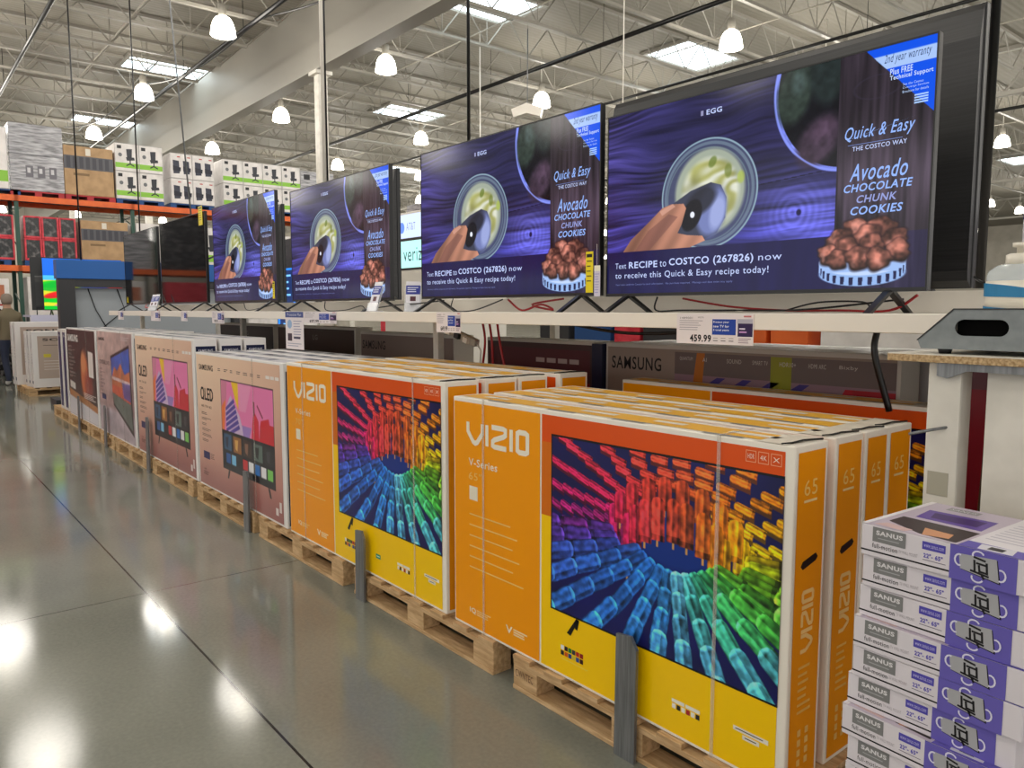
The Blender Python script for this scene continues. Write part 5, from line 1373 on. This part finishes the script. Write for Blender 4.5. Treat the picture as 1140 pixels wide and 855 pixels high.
for p0, wd, nf, face, lbs in ((130, 0.535, 2, chair_face, 'white green-striped chair carton'), (191, 0.53, 2, seat_face, 'white armchair carton'), (249, 0.53, 4, chair_face, 'white green-striped chair carton')):
    for i in range(nf):
        for j in range(2):
            where = {130: 'left of the armchair cartons', 191: 'on the rack', 249: 'right of the armchair cartons'}[p0]
            col = ['first', 'second', 'third', 'fourth'][i]
            load_box('chair_carton', 'box', ry(p0) + i * (wd + 0.004), zt + j * (0.66 if p0 == 130 else 0.62), wd, 0.655 if p0 == 130 else 0.615, M_whitebox, '%s, %s row, %s from left, %s' % (lbs, ['bottom', 'top'][j], col, where), face, g=None)
load_box('shipping_carton', 'box', ry(249) + 4 * 0.535, zt, 1.0, 1.18, M_wrap, 'greyish wrapped load right of the white column at the rack end', chair_face)
# lower level
zt = Z1 + 0.121
for p0, m, lb in ((-53, M_bluep, 'blue pallet under the red crates at the left picture edge'), (28, M_bluep, 'blue pallet under the red crates on the lower rack level'), (91, M_redp, 'red pallet under the brown load on the lower rack level'), (153, M_bluep, 'blue pallet behind the dark televisions'), (212, M_bluep, 'blue pallet on the lower level behind the washed-out television'), (285, M_bluep, 'blue pallet on the lower level behind the gap beside the third television')):
    small_pallet(ry(p0, 290), Z1, m, lb)
def crate(y, z, lb, g=None):
    tt = thing('red_crate', lb, 'crate', (RX - 0.02, y, z), 0, g)
    a = MB(); w, h = 0.345, 0.50
    a.box((-0.9, 0.03, 0.02), (-0.015, w - 0.03, h - 0.02)); a.build('bagged_goods', M_darkbag, tt)
    a = MB(); a.box((-0.92, 0, 0), (0, 0.04, h)); a.box((-0.92, w - 0.04, 0), (0, w, h)); a.box((-0.92, 0.04, 0), (0, w - 0.04, 0.05)); a.box((-0.92, 0.04, h - 0.04), (0, w - 0.04, h)); a.build('frame', M_redcase, tt, 0.01)
for c in range(3):
    for r_ in range(2):
        crate(ry(28, 290) + 0.01 + 0.352 * c, zt + 0.502 * r_, 'red crate of black bags on the lower rack level, %s row, %s' % (['bottom', 'top'][r_], ['left', 'middle', 'right'][c]))
for c in range(2):
    for r_ in range(2):
        crate(1.76 + 0.352 * c, zt + 0.502 * r_, 'red crate of black bags at the left picture edge, %s row, %s' % (['bottom', 'top'][r_], ['outer', 'inner'][c]))
load_box('shipping_carton', 'box', ry(92, 290), zt, 1.02, 0.98, M_brown, 'brown wrapped carton load on the lower rack level', brown_face)
load_box('shipping_carton', 'box', ry(153, 290), zt, 1.0, 1.0, M_whitebox, 'white carton load above the leftmost dark television')
load_box('shipping_carton', 'box', ry(212, 290), zt, 1.0, 1.0, M_whitebox, 'white carton load behind the gap right of the tagged dark television', chair_face)
load_box('shipping_carton', 'box', ry(285, 290), zt, 1.0, 0.9, M_whitebox, 'white carton load behind the gap left of the third television')
# ground level
def photo_face(tt, w, h):
    a, p = P_(tt, w, h)
    p.rect(0.1, 0.15, 0.9, 0.5, rgb(190, 120, 90), 0); p.ell(0.5, 0.33, 0.2, 0.12, rgb(60, 40, 36), 1); p.rect(0.1, 0.6, 0.9, 0.64, rgb(170, 40, 40), 0)
    for k in range(3): p.ell(0.25 + 0.25 * k, 0.75, 0.07, 0.05, rgb(50, 30, 36), 1)
    a.build('front_print', PRT, tt)
for k, y in enumerate((1.35, 0.3)):
    load_box('shipping_carton', 'box', y, 1.25, 0.95, 0.95, M_whitebox, 'white carton with food picture at the bottom rack level, %s' % ['beside the green upright', 'at the left picture edge'][k], photo_face)
    load_box('shipping_carton', 'box', y, 0.0, 0.95, 1.24, M_darkbag, 'dark wrapped goods at floor level under the picture carton, %s' % ['beside the upright', 'at the left picture edge'][k])
load_box('shipping_carton', 'box', 2.65, 0.0, 0.9, 2.25, M_whitebox, 'white shelf panel of goods right of the green upright')
load_box('shipping_carton', 'box', 5.2, 0.0, 2.0, 2.2, M_wrap, 'grey wrapped goods at floor level behind the kiosk')
load_box('shipping_carton', 'box', 7.7, 0.0, 2.0, 2.2, M_whitebox, 'white stacked goods at floor level behind the washed-out television')

# opposite side of the aisle: a second rack with goods, out of the frame but mirrored in floor and screens
rack = [o for o in S.objects if o.name == 'storage_rack'][0]
q = dup(rack, (-19.0, -5.6, 0), PI / 2 + PI, 'second orange and green pallet rack across the aisle, outside the picture')
q.location = (-13.0, -6.2, 0); q.rotation_euler = (0, 0, PI / 2)
M_mixed = [M_brown, M_wrap, M_whitebox, M_redcase, M_darkbag, M_kd2] if False else [M_brown, M_wrap, M_whitebox, M_redcase, M_darkbag]
r_ = random.Random(8)
for lev, z in enumerate((0.0, Z1 + 0.001, Z2 + 0.001)):
    for k, bx_ in enumerate([-13.0 - y + o_ for y in up_y[1:] for o_ in (0.10, 1.25)]):
        tt = thing('pallet_load', 'pallet load on the rack across the aisle, outside the picture', 'goods', (bx_, -7.24, z), 0, 'goods across the aisle')
        hh = r_.uniform(1.1, 1.4) if lev else 1.9
        a = MB(); a.box((0.0, 0.05, 0.0), (1.0, 1.0, hh)); a.build('body', M_mixed[r_.randrange(5)], tt, 0.01)
for lev, (z, ys_) in enumerate(((0.0, (-2.42, -1.24)), (Z1 + 0.001, (-2.42, -1.24, 0.12)), (Z2 + 0.001, (-2.42, -1.24)))):  # unseen loads added so the switched-off screens mirror something darker
    for y in ys_:
        tt = thing('pallet_load', 'mixed pallet load on the storage rack beyond the left picture edge', 'goods', (RX - 1.0, y, z), 0, 'rack loads left of the frame')
        a = MB(); a.box((0, 0, 0), (0.98, 1.08, 1.35 if lev else 2.2)); a.build('body', M_mixed[r_.randrange(5)], tt, 0.01)
# =================================================================== KIOSK with blue header
t = thing('blue_header_kiosk', 'dark kiosk with a blue header and grey door behind the shelf end', 'kiosk', (-13.8, 0, 0))
M_kbl = mat('kiosk_blue', rgb(16, 88, 164), 0.4); M_kdk = mat('kiosk_dark', rgb(44, 44, 48), 0.5); M_kgr = mat('kiosk_grey_door', rgb(150, 156, 162), 0.45)
a = MB(); a.box((-0.25, 2.17, 1.99), (0, 5.2, 2.285)); a.build('header', M_kbl, t, 0.004)
a = MB(); a.box((-0.22, 2.19, 0.0), (-0.02, 2.42, 1.988)); a.build('pillar', M_kdk, t, 0.004)
a = MB(); a.box((-0.22, 4.9, 0.0), (-0.02, 5.1, 1.988)); a.build('pillar', M_kdk, t, 0.004)
a = MB(); a.box((-0.2, 2.42, 1.86), (-0.03, 4.9, 1.988)); a.build('lintel', M_kdk, t)
a = MB(); a.box((-0.22, 2.43, 0.0), (-0.16, 4.89, 1.855)); a.build('door', M_kgr, t)
for y in (2.62, 3.05):
    a = MB(); a.tube([(-0.145, y, 1.84), (-0.14, y + 0.1, 1.5), (-0.14, y + (0.25 if y < 3 else -0.25), 1.2)], 0.008, 5); a.build('cable', M_black, t)
a = MB(); a.box((-0.4, 2.05, 0.0), (0.12, 2.18, 0.10)); a.build('plinth', M_kdk, t)

# table with TVs at far left, seen past the kiosk
M_tbl = mat('lilac_table', rgb(196, 196, 220), 0.5)
t = thing('display_table', 'pale display table carrying televisions behind the far cartons', 'table', (-17.6, 2.22, 0))
a = MB(); a.box((-0.5, 0, 1.36), (0.5, 1.6, 1.40)); a.box((0.48, 0, 1.20), (0.5, 1.6, 1.36)); a.build('table_top', M_tbl, t)
for x in (-0.45, 0.40):
    for y in (0.05, 1.5): a = MB(); a.box((x, y, 0), (x + 0.05, y + 0.05, 1.36)); a.build('leg', M_steel, t)
c = tv_set('small far television with a bright rainbow-coloured screen left of the kiosk', (-17.30, 3.18, 1.402), 0.95, 1.20, screen_me=CM); c.rotation_euler = (0, 0, PI / 2)
c = tv_set('black television seen from behind, left of the rainbow screen', (-17.75, 2.80, 1.402), 0.62, 1.24, on=False); c.rotation_euler = (0, 0, -PI / 2 - 0.15)

# white cartons with dark lettering on pallets, far left
def sony(x, y, w, h, d, lb, z=PZ):
    t = thing('tv_carton', lb, 'tv box', (x, y, z))
    a = MB(); a.box((-d, 0, 0), (0, w, h), rgb(222, 218, 216)); a.build('carton', PRT, t, 0.006)
    a = MB(); p = Panel(a, (0, 0, h), (0, w, 0), (0, 0, -h), (1, 0, 0), base=0.0015, step=0.0006)
    p.rect(0.06, 0.08, 0.96, 0.84, rgb(178, 160, 148), 0); p.text('SONY', 0.12, 0.12, 0.52, 0.165, rgb(50, 42, 42), 1, bold=0.03)
    p.rect(0.12, 0.24, 0.4, 0.25, rgb(110, 96, 92), 1); p.rect(0.12, 0.40, 0.2, 0.46, rgb(206, 190, 70), 1); p.lines(0.12, 0.52, 0.8, 4, 0.05, rgb(206, 196, 188), 1, 0.012); p.rect(0.74, 0.78, 0.88, 0.83, rgb(50, 40, 44), 1)
    a.build('front_print', PRT, t)
    a = MB(); p = Panel(a, (-d, 0, h), (d, 0, 0), (0, 0, -h), (0, -1, 0), base=0.0015, step=0.0006)
    p.rect(0.25, 0.06, 0.6, 0.3, rgb(190, 182, 190), 0); p.lines(0.2, 0.4, 0.8, 4, 0.05, rgb(160, 156, 170), 0, 0.012); p.rect(0.1, 0.88, 0.9, 0.93, rgb(60, 66, 96), 0)
    a.build('side_print', PRT, t)
sony(-15.62, 2.02, 1.4, 0.98, 0.16, 'front white and beige carton of the far-left pair of stacks')
sony(-15.84, 2.00, 1.4, 0.98, 0.16, 'second white carton behind the front far-left one')
sony(-16.06, 1.98, 1.4, 0.98, 0.16, 'third white carton of the far-left low stack')
sony(-16.45, 1.87, 1.5, 1.14, 0.18, 'taller white and beige carton rising behind the far-left low stack')
sony(-16.68, 1.85, 1.5, 1.14, 0.18, 'rearmost tall white carton of the far-left stacks')
for x, lb in ((-15.56, 'wooden pallet under the front far-left white cartons'), (-16.22, 'wooden pallet under the rear far-left white cartons')):
    q = dup(PL, (x, 1.92, 0), PI / 2, lb); q.scale = (1, 0.62 if x > -16 else 0.74, 1)

# =================================================================== PHONE KIOSK beyond the televisions
t = thing('phone_kiosk', 'white phone kiosk with lit carrier signs between the second and third televisions', 'kiosk', (-8.5, 5.2, 0))
a = MB(); a.box((-0.5, 0, 0), (0.95, 0.9, 1.98)); a.box((-0.5, 0, 1.98), (0.95, 0.06, 2.72)); a.build('cabinet', M_white, t, 0.004)
a = MB(); p = Panel(a, (-0.40, 0, 2.69), (1.3, 0, 0), (0, 0, -0.29), (0, -1, 0), base=0.004)
p.rect(0, 0, 1, 1, rgb(196, 214, 255), 0); p.ell(0.275, 0.55, 0.05, 0.24, rgb(90, 130, 240), 1); p.text('AT&T', 0.36, 0.36, 0.52, 0.68, rgb(120, 130, 170), 1)
a.build('upper_lit_sign', SIGN, t)
a = MB(); p = Panel(a, (-0.40, 0, 2.36), (1.3, 0, 0), (0, 0, -0.33), (0, -1, 0), base=0.004)
p.rect(0, 0, 1, 1, rgb(176, 246, 240), 0); p.text('verizon', 0.30, 0.26, 0.80, 0.76, rgb(24, 30, 40), 1)
a.build('lower_lit_sign', SIGN, t)
a = MB(); a.box((-0.5, -0.005, 2.365), (0.95, 0.0, 2.395)); a.box((-0.5, -0.005, 2.0), (0.95, 0.0, 2.025)); a.build('sign_rail', M_black, t)
# stacked goods above/behind kiosk and along the next aisle
load_box('wrapped_load', 'wrapped goods', 9.6, 0, 1.0, 3.9, M_wrap, 'bluish wrapped tower of goods beyond the phone kiosk', x=-14.6)
load_box('shipping_carton', 'box', 8.4, 0, 1.1, 3.2, M_redcase, 'red goods stack beyond the phone kiosk', x=-13.8)
t = thing('goods_table', 'low table of coloured goods glimpsed under the shelf beam', 'table', (-6.2, 5.4, 0))
a = MB(); a.box((0, 0, 1.0), (4.5, 0.9, 1.05)); a.build('table_top', M_lam, t)
for x in (0.05, 4.4): a = MB(); a.box((x, 0.05, 0), (x + 0.06, 0.85, 1.0)); a.build('leg', M_steel, t)
for k, (x, w, m_, cn) in enumerate([(0.02, 0.45, M_kdk, 'leftmost dark'), (0.55, 0.5, M_bluep, 'blue'), (1.1, 0.32, M_redcase, 'red'), (1.46, 0.55, M_kdk, 'second dark'), (2.08, 0.32, M_whitebox, 'narrow white'), (2.44, 0.3, M_orange, 'first orange'), (2.78, 0.32, M_orange, 'second orange'), (3.2, 1.2, M_whitebox, 'wide white')]):
    a = MB(); a.box((x, 0.05, 0), (x + w, 0.7, 0.42)); o_ = a.build('goods_carton', m_, bevel=0.01, loc=(-6.2, 5.4, 1.051)); tag(o_, '%s carton glimpsed beyond the gap under the shelf beam' % cn, 'box')

# lit blue screen sign between fourth and third television
t = thing('standing_screen', 'narrow lit blue poster screen between the third and fourth televisions', 'screen', (-12.1, 5.0, 0))
a = MB(); a.box((0, 0, 0), (0.75, 0.06, 2.6)); a.build('casing', M_kdk, t)
a = MB(); p = Panel(a, (0.03, 0, 2.15), (0.69, 0, 0), (0, 0, -1.0), (0, -1, 0), base=0.002)
p.rect(0, 0, 1, 1, rgb(20, 130, 246), 0); p.rect(0.12, 0.03, 0.88, 0.97, rgb(16, 40, 90), 1); p.lines(0.2, 0.1, 0.8, 4, 0.1, rgb(120, 190, 255), 2, 0.03); p.poly([(0.3, 0.75), (0.5, 0.55), (0.75, 0.7), (0.6, 0.82)], rgb(240, 130, 40), 2); p.rect(0.3, 0.86, 0.7, 0.9, rgb(120, 190, 255), 2)
a.build('screen', SIGN, t)

# =================================================================== SHOPPER at far left
def person(loc, rz):
    t = thing('person', 'grey-haired shopper in an olive jacket and jeans, back turned, by the far-left cartons', 'person', loc, rz)
    verts = [(0, 0, 0.95), (0, 0.01, 1.10), (0, 0.0, 1.28), (0, -0.02, 1.42), (0, 0.02, 1.52), (0, 0.05, 1.62), (0, 0.05, 1.72),
             (0.17, 0, 1.40), (0.24, 0.05, 1.15), (0.20, 0.28, 1.05), (0.18, 0.36, 1.05),
             (-0.17, 0, 1.40), (-0.24, 0.05, 1.15), (-0.20, 0.28, 1.05), (-0.18, 0.36, 1.05),
             (0.10, 0, 0.88), (0.12, 0.06, 0.50), (0.12, -0.04, 0.09), (0.12, 0.10, 0.04),
             (-0.10, 0, 0.88), (-0.11, -0.02, 0.50), (-0.11, -0.16, 0.10), (-0.11, -0.03, 0.04)]
    edges = [(0, 1), (1, 2), (2, 3), (3, 4), (4, 5), (5, 6), (3, 7), (7, 8), (8, 9), (9, 10), (3, 11), (11, 12), (12, 13), (13, 14), (0, 15), (15, 16), (16, 17), (17, 18), (0, 19), (19, 20), (20, 21), (21, 22)]
    rad = [(.17, .13), (.165, .12), (.18, .125), (.15, .11), (.055, .055), (.085, .10), (.08, .095), (.075, .075), (.055, .055), (.042, .042), (.04, .03), (.075, .075), (.055, .055), (.042, .042), (.04, .03),
           (.095, .1), (.07, .07), (.05, .05), (.045, .04), (.095, .1), (.07, .07), (.05, .05), (.045, .04)]
    me = bpy.data.meshes.new('body'); me.from_pydata(verts, edges, []); o = bpy.data.objects.new('body', me); S.collection.objects.link(o); o.parent = t
    sk = o.modifiers.new('skin', 'SKIN'); sk.use_smooth_shade = True
    for v, r_ in zip(me.skin_vertices[0].data, rad): v.radius = r_
    me.skin_vertices[0].data[0].use_root = True
    sb = o.modifiers.new('sub', 'SUBSURF'); sb.levels = 2; sb.render_levels = 2
    m = mat('clothed_figure', rgb(100, 92, 70), 0.8); nt = m.node_tree; b = nt.nodes['Principled BSDF']
    tc = nt.nodes.new('ShaderNodeTexCoord'); sp = nt.nodes.new('ShaderNodeSeparateXYZ'); cr = nt.nodes.new('ShaderNodeValToRGB'); dv = nt.nodes.new('ShaderNodeMath'); dv.operation = 'DIVIDE'; dv.inputs[1].default_value = 2.0
    nt.links.new(tc.outputs['Object'], sp.inputs[0]); nt.links.new(sp.outputs[2], dv.inputs[0]); nt.links.new(dv.outputs[0], cr.inputs[0]); nt.links.new(cr.outputs[0], b.inputs['Base Color'])
    cr.color_ramp.interpolation = 'CONSTANT'
    e = cr.color_ramp.elements; e[0].position = 0; e[0].color = (*lin(rgb(210, 208, 205)), 1); e[1].position = 0.045; e[1].color = (*lin(rgb(38, 46, 68)), 1)
    x = e.new(0.45); x.color = (*lin(rgb(116, 106, 84)), 1); x = e.new(0.765); x.color = (*lin(rgb(190, 150, 126)), 1)
    me.materials.append(m)
    m2 = mat('grey_hair', rgb(140, 128, 116), 0.9)
    a = MB(); a.lathe([(0.088, -0.10), (0.105, -0.04), (0.108, 0.02), (0.09, 0.075), (0.05, 0.105), (0.01, 0.112)], 16, (0, 0.0), sx=0.92, sy=1.08); hh = a.build('hair', m2, t, loc=(0, 0.035, 1.715))
    for s_ in (-1, 1):
        for f in range(4):
            a = MB(); a.tube([(s_ * (0.16 + 0.018 * f), 0.38, 1.06), (s_ * (0.16 + 0.018 * f), 0.43, 1.055 + 0.003 * f), (s_ * (0.162 + 0.017 * f), 0.445, 1.03)], [0.009, 0.008, 0.007], 6); a.build('finger', MATS['skin'], t)
        a = MB(); a.tube([(s_ * 0.15, 0.36, 1.05), (s_ * 0.135, 0.40, 1.045)], [0.010, 0.008], 6); a.build('thumb', MATS['skin'], t)
    return t
mat('skin', rgb(190, 150, 126), 0.6)
person((-18.25, 1.99, 0), PI / 2 + 0.25)
t = thing('shopping_cart', 'dark loaded shopping cart at the left picture edge', 'cart', (-18.9, 1.35, 0), PI / 2)
a = MB(); a.prism([(-0.28, 0.55), (0.28, 0.55), (0.32, 1.0), (-0.32, 1.0)], 'y', -0.1, 0.8); a.build('loaded_basket', M_darkbag, t)
for x in (-0.25, 0.25):
    for y in (-0.05, 0.7):
        a = MB(); a.tube([(x, y, 0.56), (x, y, 0.1)], 0.015, 6); a.lathe([(0.03, 0.0), (0.05, 0.02), (0.05, 0.08), (0.03, 0.1)], 10, (x, y)); a.build('leg', M_steel, t)
a = MB(); a.tube([(-0.3, -0.25, 1.03), (0.3, -0.25, 1.03)], 0.016, 8); a.tube([(-0.28, -0.25, 1.03), (-0.29, -0.08, 0.97)], 0.012, 6); a.tube([(0.28, -0.25, 1.03), (0.29, -0.08, 0.97)], 0.012, 6); a.build('handle', M_redcase, t)
